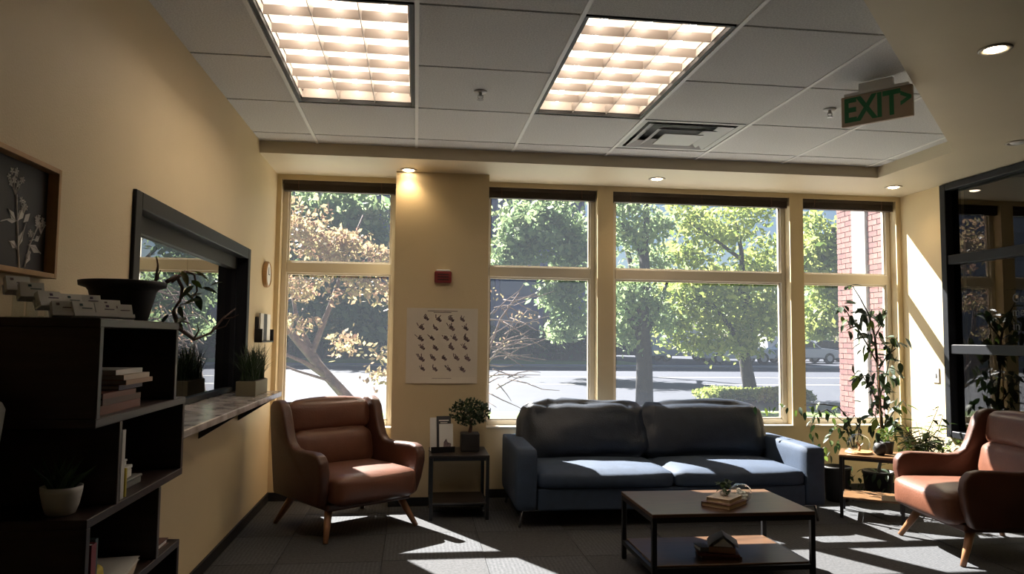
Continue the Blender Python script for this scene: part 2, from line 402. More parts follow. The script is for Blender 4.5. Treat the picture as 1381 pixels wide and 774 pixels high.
# ------------------------------------------------------------------ windows
blind_group = 'raised slatted blinds at the window heads'
blabel = ['dark slatted blind pulled up above the window behind the brown armchair', 'dark slatted blind pulled up above the window beside the poster column',
          'wide dark slatted blind pulled up above the sofa window', 'dark slatted blind pulled up above the corner window by the tall plant']
YG = YB+.115
for n, (a, b) in enumerate(OPEN):
    w = thing('window_%d' % (n+1), kind='structure', loc=((a+b)/2, YG, ZSILL))
    hw = (b-a)/2; zt = ZHEAD-ZSILL; zb0, zb1 = 1.692-ZSILL, 1.775-ZSILL; fw = .04; d0, d1 = -.03, .03
    fr = MB().bb(-hw, -hw+fw, d0, d1, 0, zt).bb(hw-fw, hw, d0, d1, 0, zt).bb(-hw+fw, hw-fw, d0, d1, 0, .05).bb(-hw+fw, hw-fw, d0, d1, zt-.05, zt)
    fr.build('window_frame', 'window_vinyl', w, bevel=.004, segs=1)
    MB().bb(-hw+fw, hw-fw, d0-.008, d1, zb0, zb1).build('sash_bar', 'window_vinyl', w, bevel=.004, segs=1)
    MB().bb(-hw+fw, hw-fw, -.003, .003, .05, zb0).build('pane', 'pane_glass', w)
    MB().bb(-hw+fw, hw-fw, -.003, .003, zb1, zt-.05).build('pane', 'pane_glass', w)
    # narrow inner sash beads around each light
    bd = MB()
    for z0, z1 in ((.05, zb0), (zb1, zt-.05)):
        e = .012
        bd.bb(-hw+fw, -hw+fw+e, -.012, .012, z0, z1).bb(hw-fw-e, hw-fw, -.012, .012, z0, z1).bb(-hw+fw+e, hw-fw-e, -.012, .012, z0, z0+e).bb(-hw+fw+e, hw-fw-e, -.012, .012, z1-e, z1)
    bd.build('glazing_bead', 'window_vinyl', w)
    MB().bb(-hw+.001, hw-.001, -.13, -.032, -.001, .012).build('window_sill', 'window_vinyl', w, bevel=.003, segs=1)
    bl = thing('window_blind', blabel[n], 'blind', ((a+b)/2, YB+.045, ZHEAD))
    MB().bb(-hw+.008, hw-.008, -.022, .022, -.03, 0).build('head_rail', 'blind_brown', bl)
    sl = MB()
    for k in range(11): sl.bb(-hw+.012, hw-.012, -.024, .024, -.0335-.0034*k-.002, -.0335-.0034*k)
    sl.build('slat_stack', 'blind_brown', bl)['kind'] = 'stuff'
    MB().bb(-hw+.012, hw-.012, -.024, .024, -.083, -.073).build('bottom_rail', 'blind_brown', bl)
    for t in ((-.72, .72) if hw < .6 else (-.8, 0, .8)): MB().bb(t*hw-.004, t*hw+.004, -.026, -.0245, -.082, -.002).build('ladder_tape', 'stem_brown', bl)

# ------------------------------------------------------------------ reception window, counter, adjoining rooms
rw = thing('reception_window', 'black framed reception window set in the cream wall above the marble counter', 'window', (XL, (RY0+RY1)/2, RZ0))
hy = (RY1-RY0)/2; hz = RZ1-RZ0; D = -.08
k = MB()
MB().bb(D, .014, -hy-.035, -hy+.03, 0, hz+.035).build('jamb', 'black_frame', rw, bevel=.003, segs=1)
MB().bb(D, .014, hy-.03, hy+.035, 0, hz+.035).build('jamb', 'black_frame', rw, bevel=.003, segs=1)
MB().bb(D, .014, -hy+.03, hy-.03, hz-.03, hz+.035).build('head_frame', 'black_frame', rw, bevel=.003, segs=1)
MB().bb(D-.03, D+.03, -hy+.03, hy-.03, hz-.10, hz-.03).build('head_track', 'black_frame', rw)
MB().bb(D-.03, D+.03, hy-.06, hy-.03, .03, hz-.10).build('glass_stile', 'black_frame', rw)
MB().bb(D-.03, D+.03, -hy+.03, hy-.03, .004, .03).build('bottom_track', 'black_frame', rw)
MB().bb(D-.004, D+.004, -hy+.03, -.02, .03, hz-.10).build('pane', 'reception_glass', rw)
MB().bb(D-.004, D+.004, -.017, hy-.06, .03, hz-.10).build('pane', 'reception_glass', rw)
# counter
ct = thing('reception_counter', 'grey marble counter shelf under the black reception window', 'counter', (XL, (RY0+4.95)/2, RZ0))
poly = [(-WT+.0, RY0+.001), (.0, RY0+.001), (.0, RY0-.35), (.20, RY0-.35), (.235, RY0-.32), (.235, 4.80), (.20, 4.84), (.0, 4.84), (.0, RY1-.001), (-WT, RY1-.001)]
cyc = (RY0+4.95)/2
MB().prism([(x, y-cyc) for x, y in poly], -.032, 0).build('counter_top', 'marble', ct, bevel=.004, segs=2)
for yy in (3.0, 3.9, 4.72):
    MB().prism([(0, -.032), (.19, -.032), (.19, -.05), (0, -.17)], yy-cyc-.025, yy-cyc+.025, axis='y').build('bracket', 'black_metal', ct)
MB().bb(.001, .17, 2.65-cyc, 4.8-cyc, -.05, -.032).build('support_rail', 'black_metal', ct)
# dark rooms behind the two interior windows
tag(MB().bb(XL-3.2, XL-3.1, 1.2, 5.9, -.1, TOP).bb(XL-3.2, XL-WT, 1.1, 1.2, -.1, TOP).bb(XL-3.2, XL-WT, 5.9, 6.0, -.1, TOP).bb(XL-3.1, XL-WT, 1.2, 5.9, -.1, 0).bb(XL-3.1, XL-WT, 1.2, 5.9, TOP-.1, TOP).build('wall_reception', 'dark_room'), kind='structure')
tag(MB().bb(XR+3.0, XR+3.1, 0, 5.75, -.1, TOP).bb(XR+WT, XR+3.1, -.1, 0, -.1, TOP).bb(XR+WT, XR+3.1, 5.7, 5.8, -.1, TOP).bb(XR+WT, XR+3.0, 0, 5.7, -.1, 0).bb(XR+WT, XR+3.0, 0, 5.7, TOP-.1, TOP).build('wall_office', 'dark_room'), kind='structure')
ow = thing('office_window', 'black steel framed interior window in three rows of dark glass', 'window', (XR, (OY0+OY1)/2, OZ0))
hy = (OY1-OY0)/2; hz = OZ1-OZ0; xo0, xo1 = -.03, .11
bars = [0, .628, 1.305, hz]
for y0, y1 in ((-hy, -hy+.06), (hy-.06, hy)): MB().bb(xo0, xo1, y0, y1, 0, hz).build('jamb', 'black_frame', ow, bevel=.004, segs=1)
MB().bb(xo0, xo1, -hy+.06, hy-.06, 0, .05).build('bottom_rail', 'black_frame', ow, bevel=.004, segs=1)
MB().bb(xo0, xo1, -hy+.06, hy-.06, hz-.05, hz).build('top_rail', 'black_frame', ow, bevel=.004, segs=1)
for zb in bars[1:3]: MB().bb(xo0+.01, xo1-.01, -hy+.06, hy-.06, zb, zb+.07).build('cross_bar', 'black_frame', ow, bevel=.004, segs=1)
ym = hy-1.55
for z0, z1 in ((.05, .628), (.698, 1.305), (1.375, hz-.05)):
    MB().bb(.0, .10, ym-.03, ym+.03, z0, z1).build('mullion', 'black_frame', ow)
    MB().bb(.030, .036, ym+.03, hy-.06, z0, z1).build('pane', 'office_glass', ow)
    MB().bb(.030, .036, -hy+.06, ym-.03, z0, z1).build('pane', 'office_glass', ow)
mr = Matrix(((0, 0, -1), (-1, 0, 0), (0, 1, 0)))   # text facing -x, reading towards the camera
for s, u, v in (('Ge', 1365, 403), ('me', 1365, 421), ('in', 1366, 440)):
    q = PX(u, v, XR+.028); text('window_lettering', s, .085, 'slate_panel', ow, Vector((.029, q.y-(OY0+OY1)/2, q.z-OZ0)), mr, .0006, 'LEFT')
sw = thing('light_switch', 'white light switch plate on the sunlit wall beside the black framed window', 'switch', PX(1263, 506, XR))
MB().bb(-.008, 0, -.036, .036, -.058, .058).build('plate', 'white_plastic', sw, bevel=.003)
MB().bb(-.014, -.008, -.010, .010, -.018, .018).build('toggle', 'white_plastic', sw, bevel=.002)

# ------------------------------------------------------------------ ceiling fixtures
def troffer(i, j, label):
    x0, x1, y0, y1 = GX+i*T+.012, GX+(i+1)*T-.012, GY+j*T+.012, GY+(j+2)*T-.012
    t = thing('ceiling_light', label, 'light', ((x0+x1)/2, (y0+y1)/2, ZT+.004), group=None)
    a, b = (x1-x0)/2, (y1-y0)/2; h = .11
    MB().bb(-a, -a+.018, -b, b, 0, .02).bb(a-.018, a, -b, b, 0, .02).bb(-a+.018, a-.018, -b, -b+.014, 0, .02).bb(-a+.018, a-.018, b-.014, b, 0, .02).build('outer_frame', 'black_gap', t)
    a -= .018; b -= .014
    MB().bb(-a, a, -b, b, h, h+.01).bb(-a, -a+.004, -b, b, .02, h).bb(a-.004, a, -b, b, .02, h).bb(-a, a, -b, -b+.004, .02, h).bb(-a, a, b-.004, b, .02, h).build('housing', 'reflector', t)
    a -= .005; b -= .005
    # arched reflector over each lamp
    for q in range(3):
        cx = -a+(q+.5)*2*a/3; w = a/3-.004; rf = MB(); n = 8
        v = []; f = []
        for e in (-b, b):
            for s_ in range(n+1):
                an = PI*s_/n; v.append((cx-w*math.cos(an), e, .055+.05*math.sin(an)))
        for s_ in range(n): f.append((s_, s_+1, n+2+s_, n+1+s_))
        rf.add(v, f).build('reflector', 'reflector', t, smooth=True)
        MB().tube([(cx, -b+.03, .07), (cx, b-.03, .07)], .013, 10).build('lamp_tube', 'tube_glow', t, smooth=True)
    for q in (1, 2):
        cx = -a+q*2*a/3; MB().prism([(cx-.002, .008), (cx+.002, .008), (cx+.007, .052), (cx-.007, .052)], -b, b, axis='y').build('louver_blade', 'louver', t)
    for q in range(1, 7):
        cy = -b+q*2*b/7
        for m_ in range(3):
            xa, xb = -a+m_*2*a/3+.004, -a+(m_+1)*2*a/3-.004
            MB().prism([(cy-.0015, .010), (cy+.0015, .010), (cy+.006, .050), (cy-.006, .050)], xa, xb, axis='x').build('cross_blade', 'louver', t)
troffer(1, 0, 'louvred fluorescent ceiling light next to the cream wall with the framed flower')
troffer(3, 0, 'louvred fluorescent ceiling light beside the square air vent')
# vent
vx, vy = GX+4.5*T, GY+2.5*T
v = thing('air_vent', 'square stepped air diffuser in the ceiling grid', 'vent', (vx, vy, ZT+.004))
h = T/2-.012
MB().bb(-h, h, -h, h, .075, .08).build('duct_plate', 'black_gap', v)
def ring(mb, a, b, za, zb):
    vv = [(-a, -a, za), (a, -a, za), (a, a, za), (-a, a, za), (-b, -b, zb), (b, -b, zb), (b, b, zb), (-b, b, zb)]
    mb.add(vv, [(i, (i+1) % 4, 4+(i+1) % 4, 4+i) for i in range(4)]); return mb
for a, b, za, zb in ((h, h-.035, 0, .002), (h-.05, h-.115, -.006, .026), (h-.125, h-.185, -.014, .018)): ring(MB(), a, b, za, zb).build('cone_ring', 'vent_grey', v)
MB().bb(-h+.195, h-.195, -h+.195, h-.195, -.022, -.016).build('center_plate', 'vent_grey', v)
# sprinklers
for (u, vv, lb) in ((648, 124, 'small pendent sprinkler head in the tile between the two ceiling lights'), (1119, 148, 'small pendent sprinkler head beside the exit sign')):
    p = PZ(u, vv, ZT); s_ = thing('sprinkler', lb, 'sprinkler', (p.x, p.y, ZT+.004))
    MB().lathe([(.035, 0), (.033, -.006), (.012, -.008)], 20).build('escutcheon', 'vent_grey', s_, smooth=True)
    MB().tube([(0, 0, -.008), (0, 0, -.028)], .008, 10).tube([(-.011, 0, -.02), (-.013, 0, -.035), (0, 0, -.046)], .0025, 6).tube([(.011, 0, -.02), (.013, 0, -.035), (0, 0, -.046)], .0025, 6).build('body', 'metal_grey', s_)
    MB().lathe([(.0, -.045), (.017, -.046), (.017, -.048), (0, -.048)], 16).build('deflector', 'metal_grey', s_)
# downlights in the soffit
dl = [((551, 229), 'recessed downlight in front of the column with the poster'), ((886, 241), 'recessed downlight in the soffit above the sofa'), ((1205, 252), 'recessed downlight in the soffit corner by the tall plant'),
      ((1342, 66), 'recessed downlight in the wide soffit past the exit sign'), ((1372, 192), 'recessed downlight in the soffit above the black framed window')]
for n, ((u, vv), lb) in enumerate(dl):
    p = PZ(u, vv, ZS); d = thing('downlight', lb, 'downlight', (p.x, p.y, ZS))
    MB().lathe([(.044, .002), (.058, .0), (.064, -.003), (.060, -.007), (.046, -.006), (.042, -.001)], 28).build('trim_ring', 'trim_ring', d, smooth=True)
    MB().lathe([(.0, -.012), (.018, -.011), (.032, -.007), (.040, -.001), (.040, .0)], 24).build('bulb', 'down_glow' if n != 4 else 'white_plastic', d, smooth=True)
    if n != 4:
        L = bpy.data.lights.new('bulb_light', 'SPOT'); L.energy = DOWN_WATT; L.spot_size = 2.3; L.spot_blend = .8; L.color = (1, .72, .42); L.shadow_soft_size = .035
        lo = bpy.data.objects.new('bulb_light', L); COL.objects.link(lo); lo.parent = d; lo.location = (0, 0, -.025)
# exit sign, hung square to the diagonal soffit edge
a_, b_ = Vector((2.133, 3.453, 0)), Vector((2.343, 3.196, 0)); dirx = (b_-a_).normalized(); wdt = (b_-a_).length
ex = thing('exit_sign', 'cream exit sign with green letters mounted at the soffit edge', 'sign', ((a_+b_)/2 + Vector((0, 0, 2.452))))
Rm = Matrix((dirx, Vector((0, 0, 1)), dirx.cross(Vector((0, 0, 1))))).transposed()
ex.rotation_euler = Rm.to_euler()
MB().box((0, -.08, 0), (wdt, .155, .022)).build('plate', 'exit_plate', ex, bevel=.004)
text('lettering', 'EXIT', .150, 'exit_green', ex, Vector((-.022, -.082, .0115)), Matrix.Diagonal((.86, 1.12, 1)), .0008, bold=.0045)
text('arrow', '>', .11, 'exit_green', ex, Vector((.136, -.070, .0115)), Matrix.Diagonal((.8, 1.1, 1)), .0008, bold=.004)
MB().box((.0, .004, 0), (wdt*.9, .014, .03)).box((0, .03, 0), (.16, .046, .026)).build('mount', 'white_plastic', ex, bevel=.003)

# ------------------------------------------------------------------ left wall things
def framed_flower():
    y0, y1, z0, z1 = 1.86, 2.255, 1.365, 1.68
    t = thing('picture_frame', 'wooden framed white flower drawing on a dark grey panel', 'picture', (XL, (y0+y1)/2, z0))
    h = (y1-y0)/2; H = z1-z0; d = .04; w = .014
    for a, b, c, e in ((-h, -h+w, 0, H), (h-w, h, 0, H)): MB().bb(.0005, d, a, b, c, e).build('frame_side', 'frame_wood', t, bevel=.001, segs=1)
    for c, e in ((0, w), (H-w, H)): MB().bb(.0005, d, -h+w, h-w, c, e).build('frame_rail', 'frame_wood', t, bevel=.001, segs=1)
    MB().bb(.0005, .010, -h+w, h-w, w, H-w).build('panel', 'slate_panel', t)
    m = MB()
    X_ = .0115
    def st(pts, r): m.tube([(X_, a, b) for a, b in pts], [r]*len(pts), 5)
    def q(u, v): p = PX(u, v, XL+.012); return (p.y-(y0+y1)/2, p.z-z0)
    st([q(26, 364), q(24, 330), q(23, 300), q(22, 262)], .0028)
    st([q(33, 360), q(40, 330), q(48, 312), q(54, 300)], .0022)
    st([q(23, 300), q(28, 285), q(33, 276)], .0018); st([q(23, 298), q(13, 295), q(1, 298)], .0016); st([q(22, 298), q(14, 288), q(11, 281)], .0016)
    st([q(24, 334), q(30, 318), q(35, 300)], .002); st([q(23, 336), q(17, 328), q(12, 325)], .0016)
    st([q(38, 330), q(48, 334), q(55, 342)], .0016); st([q(40, 325), q(50, 322), q(54, 318)], .0014); st([q(36, 348), q(40, 340)], .004)
    rnd = random.Random(3)
    def head(u, v, r, n):
        c = q(u, v)
        for k in range(n):
            a = rnd.uniform(0, 2*PI); rr = r*math.sqrt(rnd.random()); cy, cz = c[0]+rr*math.cos(a)*1.2, c[1]+rr*math.sin(a)*.8
            for e in range(5):
                b = e*2*PI/5+a; m.prism([(cy+.001*math.cos(b+1.5), cz+.001*math.sin(b+1.5)), (cy+.0075*math.cos(b-.35), cz+.0075*math.sin(b-.35)), (cy+.010*math.cos(b), cz+.010*math.sin(b)), (cy+.0075*math.cos(b+.35), cz+.0075*math.sin(b+.35))], .0102, .0118, axis='x')
        for k in range(4):
            st([(c[0]+r*(k-1.5)*.6, c[1]-.1*r), (c[0], c[1]-1.4*r)], .0011)
    head(22, 240, .032, 11); head(33, 275, .018, 6); head(56, 300, .024, 8); head(42, 312, .012, 4)
    def lf(u, v, du, dv, w_):
        a, b = q(u, v), q(u+du, v+dv); mx_, mz = (a[0]+b[0])/2, (a[1]+b[1])/2; nx, nz = -(b[1]-a[1])*w_, (b[0]-a[0])*w_
        m.prism([a, (mx_+nx, mz+nz), b, (mx_-nx, mz-nz)], .0102, .0114, axis='x')
    for L_ in ((23, 298, 12, -18, .22), (23, 298, -13, -1, .15), (22, 298, -10, -16, .22), (24, 334, 8, -24, .2), (24, 334, -11, -9, .25), (40, 330, 14, 11, .2), (35, 356, 6, -18, .3), (47, 325, 7, -6, .3), (32, 300, 9, -12, .25)): lf(*L_)
    m.build('flower_drawing', 'chalk_white', t)
framed_flower()
ck = thing('wall_clock', 'small round white clock with brown case between reception window and corner', 'clock', PX(357, 370, XL))
rx = Matrix.Rotation(PI/2, 4, 'Y')
MB().lathe([(.088, 0), (.092, .006), (.092, .026), (.086, .032), (.080, .032), (.080, .026)], 32, T=rx).build('case', 'frame_wood', ck, smooth=False)
MB().lathe([(.080, .020), (.080, .0265)], 32, T=rx).build('dial', 'white_paper', ck)
MB().bb(.027, .029, -.003, .003, 0, .05).bb(.027, .029, -.003, .04, -.003, .003).build('hands', 'black_metal', ck)
p0 = PX(350, 462, XL)
bh_ = thing('brochure_rack', 'dark wall rack holding white and dark brochures beside the corner window', 'rack', (XL, 5.28, 1.165))
MB().bb(0, .012, -.20, .20, 0, .17).bb(.012, .05, -.20, -.19, 0, .09).bb(.012, .05, .19, .20, 0, .09).bb(.012, .05, -.20, .20, 0, .01).build('rack_body', 'black_metal', bh_)
for k, (m_, yy) in enumerate((('white_paper', -.12), ('slate_panel', -.02), ('white_paper', .10))):
    MB().bb(.02, .032, yy-.055, yy+.055, .012, .195).build('brochure', m_, bh_)

# ------------------------------------------------------------------ bookshelf against the left wall
SX = -.752
bs = thing('bookshelf', 'dark espresso staggered open bookshelf standing against the cream wall', 'bookshelf', (XL+.004, 2.2, 0))
def L(y): return y-2.2
dp = SX-(XL+.004); tk = .022
def board(nm, y0, y1, z0, z1, x0=0, x1=None, m='espresso'):
    MB().bb(x0, dp if x1 is None else x1, L(y0), L(y1), z0, z1).build(nm, m, bs, bevel=.0015, segs=1)
zt1, zb1, zb2, zb3, zb4 = 1.248, .985, .755, .525, .10
# top box
board('top_board', 1.885, 2.475, zt1-tk, zt1); board('shelf_board', 1.885, 2.575, zb1, zb1+tk)
board('side_panel', 1.885, 1.907, zb1+tk, zt1-tk); board('side_panel', 2.453, 2.475, zb1+tk, zt1-tk)
board('back_panel', 1.907, 2.453, zb1+tk, zt1-tk, 0, .008)
# middle tier
board('shelf_board', 1.865, 2.575, zb2, zb2+tk); board('divider', 2.03, 2.05, zb2+tk, zb1); board('side_panel', 2.553, 2.575, zb2+tk, zb1)
board('back_panel', 2.05, 2.553, zb2+tk, zb1, 0, .008)
# third tier
board('shelf_board', 1.865, 2.575, zb3, zb3+tk); board('side_panel', 1.865, 1.887, zb3+tk, zb2); board('side_panel', 2.35, 2.372, zb3+tk, zb2)
board('back_panel', 1.887, 2.35, zb3+tk, zb2, 0, .008)
# lowest tier
board('shelf_board', 1.865, 2.575, .28, .28+tk); board('shelf_board', 1.865, 2.575, .04, .04+tk)
board('side_panel', 2.553, 2.575, .0, zb3); board('side_panel', 1.865, 1.887, .0, zb3); board('back_panel', 1.887, 2.553, .04, zb3, 0, .008)
for y0, y1, z0, z1 in ((1.885, 2.475, zt1-.02, zt1-.003), (1.885, 2.575, zb1+.003, zb1+tk-.003)): MB().bb(dp, dp+.0012, L(y0), L(y1), z0, z1).build('edge_band', 'espresso_edge', bs)
for y0, y1, z0, z1 in ((1.887, 1.905, zb1+tk, zt1-tk), (2.455, 2.473, zb1+tk, zt1-tk), (2.032, 2.048, zb2+tk, zb1), (2.352, 2.37, zb3+tk, zb2)): MB().bb(dp, dp+.0012, L(y0), L(y1), z0, z1).build('edge_band', 'espresso_edge', bs)

def book(label, c, d, rz, cover, page='white_paper', group=None, tilt=None, name='book', cat='book'):
    # lying book: cover boards, spine, page block; d = (width, length, thickness), spine on -x
    b = thing(name, label, cat, c, rz, group)
    if tilt: b.rotation_euler = (tilt[0], tilt[1], rz)
    w, l, t = d; e = min(.003, t*.15)
    MB().bb(-w/2, w/2, -l/2, l/2, 0, e).bb(-w/2, w/2, -l/2, l/2, t-e, t).bb(-w/2, -w/2+e, -l/2, l/2, e, t-e).build('cover', cover, b)
    MB().bb(-w/2+e, w/2-.004, -l/2+.004, l/2-.004, e, t-e).build('page_block', page, b)
    return b
def upright(label, c, d, rz, cover, page='white_paper', lean=0):
    b = thing('book', label, 'book', c, rz); b.rotation_euler = (lean, 0, rz)
    w, t, h = d; e = .002   # depth w (x), thickness t (y), height h (z); spine on +x
    MB().bb(-w/2, w/2, -t/2, -t/2+e, 0, h).bb(-w/2, w/2, t/2-e, t/2, 0, h).bb(w/2-e, w/2, -t/2+e, t/2-e, 0, h).build('cover', cover, b)
    MB().bb(-w/2+.004, w/2-e, -t/2+e, t/2-e, .003, h-.003).build('page_block', page, b)
    return b
mat('cover_cream', (.55, .45, .36), .5); mat('cover_tan', (.40, .25, .16), .5); mat('cover_rust', (.17, .05, .03), .5); mat('cover_brown', (.10, .04, .025), .5)
mat('cover_red', (.27, .03, .045), .45); mat('cover_blue', (.03, .05, .14), .45); mat('cover_white', (.62, .61, .58), .45); mat('cover_yellow', (.50, .40, .03), .5)
mat('cover_grey', (.20, .21, .20), .5); mat('page_tan', (.50, .38, .22), .8); mat('cover_teal', (.06, .12, .12), .5); mat('cover_purple', (.13, .09, .16), .5)
zz = zb1+tk
bx = XL+.155
for k, (lb, cv, th, dx, ln, of) in enumerate((('rust brown book at the bottom of the pile in the top shelf box', 'cover_rust', .022, .19, .27, 0), ('dark brown book second from the bottom of the pile in the top shelf box', 'cover_brown', .016, .18, .26, .01),
        ('brown book under the pale books in the top shelf box', 'cover_rust', .014, .18, .22, -.02), ('purple book jutting out below the pale books in the top shelf box', 'cover_purple', .013, .18, .17, .075),
        ('tan covered pale book, lowest of the three pale books in the top shelf box', 'cover_tan', .013, .2, .20, .10), ('cream book between two pale books in the top shelf box', 'cover_cream', .014, .19, .19, .08), ('cream book on top of the pile in the top shelf box', 'cover_white', .013, .18, .19, .06))):
    book(lb, (bx+.035+.004*(k % 3), 2.11+of, zz), (dx, ln, th), PI, cv, 'white_paper', rz if False else None); zz += th+.0005
def pot_plant_small():
    t = thing('succulent_pot', 'small red leaved succulent in a dark pot on the book pile', 'plant', (XL+.13, 2.06, zz))
    MB().lathe([(.022, 0), (.028, .012), (.031, .036), (.028, .036), (.026, .03), (.0, .03)], 20).build('pot', 'pot_black', t, smooth=True)
    mat('leaf_crimson', (.22, .04, .035), .5)
    rnd = random.Random(5)
    lm = MB(); lm.add([(0, 0, 0), (.007, 0, .018), (0, -.002, .04), (-.007, 0, .018), (0, .004, .018)], [(0, 1, 4), (1, 2, 4), (2, 3, 4), (3, 0, 4)])
    me = lm.mesh('leaf', 'leaf_crimson')
    for k in range(16): inst(me, 'leaf', t, (rnd.uniform(-.01, .01), rnd.uniform(-.01, .01), .03), (rnd.uniform(.1, 1.0), 0, rnd.uniform(0, 6.28)), rnd.uniform(.7, 1.1))
pot_plant_small()
# middle tier: upright books and white card boxes
zz = zb2+tk
upright('thin blue book standing next to the shelf divider', (SX-.09, 2.058+.008, zz), (.15, .012, .19), 0, 'cover_blue')
upright('tall white book standing between blue and yellow books', (SX-.085, 2.095, zz), (.15, .022, .18), 0, 'cover_white')
upright('short yellow booklet leaning on the tall white book', (SX-.06, 2.122, zz), (.10, .009, .075), 0, 'cover_yellow')
def cardbox(lb, c, d, rz, m='white_paper'):
    t = thing('card_box', lb, 'box', c, rz)
    MB().box((0, 0, d[2]*.35), (d[0], d[1], d[2]*.7)).build('tray', m, t, bevel=.002, segs=1)
    MB().box((0, 0, d[2]*.85), (d[0]+.004, d[1]+.004, d[2]*.3)).build('lid', m, t, bevel=.002, segs=1)
    MB().box((d[0]/2+.0025, -d[1]*.3, d[2]*.85), (.001, .012, d[2]*.2)).build('mark', 'print_ink', t)
cardbox('grey flat card box at the bottom of the white box pile', (SX-.10, 2.24, zz), (.11, .19, .024), 0, 'cover_grey')
cardbox('white card box in the middle of the box pile', (SX-.10, 2.22, zz+.0245), (.10, .13, .034), .1)
cardbox('white card box on top of the box pile', (SX-.105, 2.20, zz+.059), (.09, .10, .022), -.1)
# third tier
zz = zb3+tk
upright('red book standing in the third shelf tier', (SX-.07, 1.925, zz), (.13, .028, .16), 0, 'cover_red')
upright('grey green book standing behind the red book', (SX-.08, 1.952, zz), (.14, .016, .165), 0, 'cover_teal')
upright('tan narrow book standing in the corner of the third tier', (SX-.12, 1.90, zz), (.10, .016, .205), 0, 'cover_tan')
tb = thing('tissue_pack', 'yellow and white tissue pack beside the upright red book', 'tissues', (SX-.075, 2.02, zz))
MB().soft((0, 0, .04), (.10, .075, .08), .02, 5).build('pack', 'cover_yellow', tb, smooth=True)
MB().add([(-.03, 0, .075), (.03, 0, .078), (.025, .02, .12), (0, .005, .13), (-.03, -.015, .115), (0, -.02, .1)], [(0, 1, 2, 3), (0, 3, 4), (0, 5, 1), (0, 4, 5), (1, 5, 3)]).build('tissue', 'white_paper', tb)
book('cream magazine lying open faced on the third shelf tier', (SX-.095, 2.19, zz), (.17, .24, .010), .25, 'cover_cream')
book('white magazine on top of the cream magazine', (SX-.10, 2.20, zz+.0105), (.16, .22, .010), .12, 'cover_white')
book('yellow edged booklet under the window end of the third tier', (SX-.08, 2.46, zz), (.12, .13, .018), 0, 'cover_brown')
book('wine red book lying in the lowest tier', (SX-.1, 2.42, .302), (.16, .2, .03), 0, 'cover_red')
book('white folder lying on the wine red book', (SX-.1, 2.42, .3325), (.17, .22, .02), 0, 'cover_white')
# white pot with dark succulent on the open end of the middle tier
pc = PZ(84, 694, zb2+tk)
wp = thing('potted_succulent', 'white round pot with dark spiky succulent on the open shelf end', 'plant', (-.838, 1.928, zb2+tk))
MB().lathe([(.024, 0), (.032, .004), (.039, .024), (.045, .054), (.046, .068), (.042, .068), (.040, .060), (0, .058)], 28).build('pot', 'white_ceramic', wp, smooth=True)
def spike_mesh(nm, m, l=.09, w=.007):
    return MB().add([(-w, 0, 0), (w, 0, 0), (w*.9, .006, l*.5), (0, .02, l), (-w*.9, .006, l*.5), (0, -.003, l*.4)], [(0, 1, 5), (1, 2, 5), (2, 3, 5), (3, 4, 5), (4, 0, 5)]).mesh(nm, m)
sm = spike_mesh('leaf', 'leaf_dark'); rnd = random.Random(11)
for k in range(26): inst(sm, 'leaf', wp, (rnd.uniform(-.02, .02), rnd.uniform(-.02, .02), .057), (rnd.uniform(-.9, -.1), 0, rnd.uniform(0, 6.28)), rnd.uniform(.6, 1.1))
# white dispenser on the wall before the shelf
wpk = thing('wall_dispenser', 'white wall mounted dispenser box beside the bookshelf end', 'dispenser', (XL, 1.72, .872))
MB().prism([(0, .0), (.135, 0), (.152, .03), (.167, .17), (.158, .187), (0, .192)], -.06, .06, axis='y').build('housing', 'white_plastic', wpk, bevel=.005)
MB().bb(.06, .155, -.0608, -.06, .142, .145).build('trim_line', 'frame_wood', wpk)
MB().prism([(.140, .150), (.153, .150), (.147, .165)], -.0608, -.06, axis='y').build('emblem', 'frame_wood', wpk)
MB().prism([(.140, .07), (.152, .085), (.154, .105), (.145, .115), (.139, .09)], -.0608, -.06, axis='y').build('grey_mark', 'cover_grey', wpk)

# business cards on the bookshelf top
cardspots = [(-.985, 1.98, .062), (-.945, 1.965, .046), (-.895, 1.95, .024), (-.855, 1.935, 0), (-.82, 1.96, 0), (-.795, 2.03, 0), (-.785, 2.105, 0), (-.88, 2.03, .022), (-.865, 2.10, .024), (-.835, 2.165, .014)]
clabels = ['business card holder raised highest near the picture frame', 'business card holder drooping beside the highest one', 'business card holder with teal marked cards', 'low business card holder left of the tilted stacks',
           'low narrow business card holder with fanned cards', 'low wide business card holder with one dark dot', 'low business card holder beside the black pot', 'upper business card holder behind the fanned cards', 'upper wide business card holder in the back row', 'upper business card holder next to the black pot']
for k, ((xx, yy, hgt), lb) in enumerate(zip(cardspots, clabels)):
    c = thing('card_holder', lb, 'card holder', (xx, yy, zt1), rz=random.uniform(-.9, -.5))
    if hgt: MB().bb(-.014, .014, -.022, .022, 0, .004).bb(-.004, .004, -.012, .012, .004, hgt).build('riser', 'clear_glass', c)
    Tt = Matrix.Translation((0, 0, hgt)) @ Matrix.Rotation(-.45, 4, 'Y')
    MB().box((0, 0, .002), (.026, .058, .004), Tt).box((-.014, 0, .014), (.003, .058, .026), Tt).box((.013, 0, .006), (.002, .058, .010), Tt).build('tray', 'white_plastic', c)
    cs_ = MB().box((-.001, 0, .026), (.018, .053, .034), Tt).build('card_stack', 'white_paper', c)
    MB().box((.0085, -.014+.009*(k % 3), .034), (.001, .007, .006), Tt).box((.0085, .008, .025), (.001, .024, .002), Tt).build('logo', ('print_ink', 'cover_teal', 'cover_purple')[k % 3], cs_)

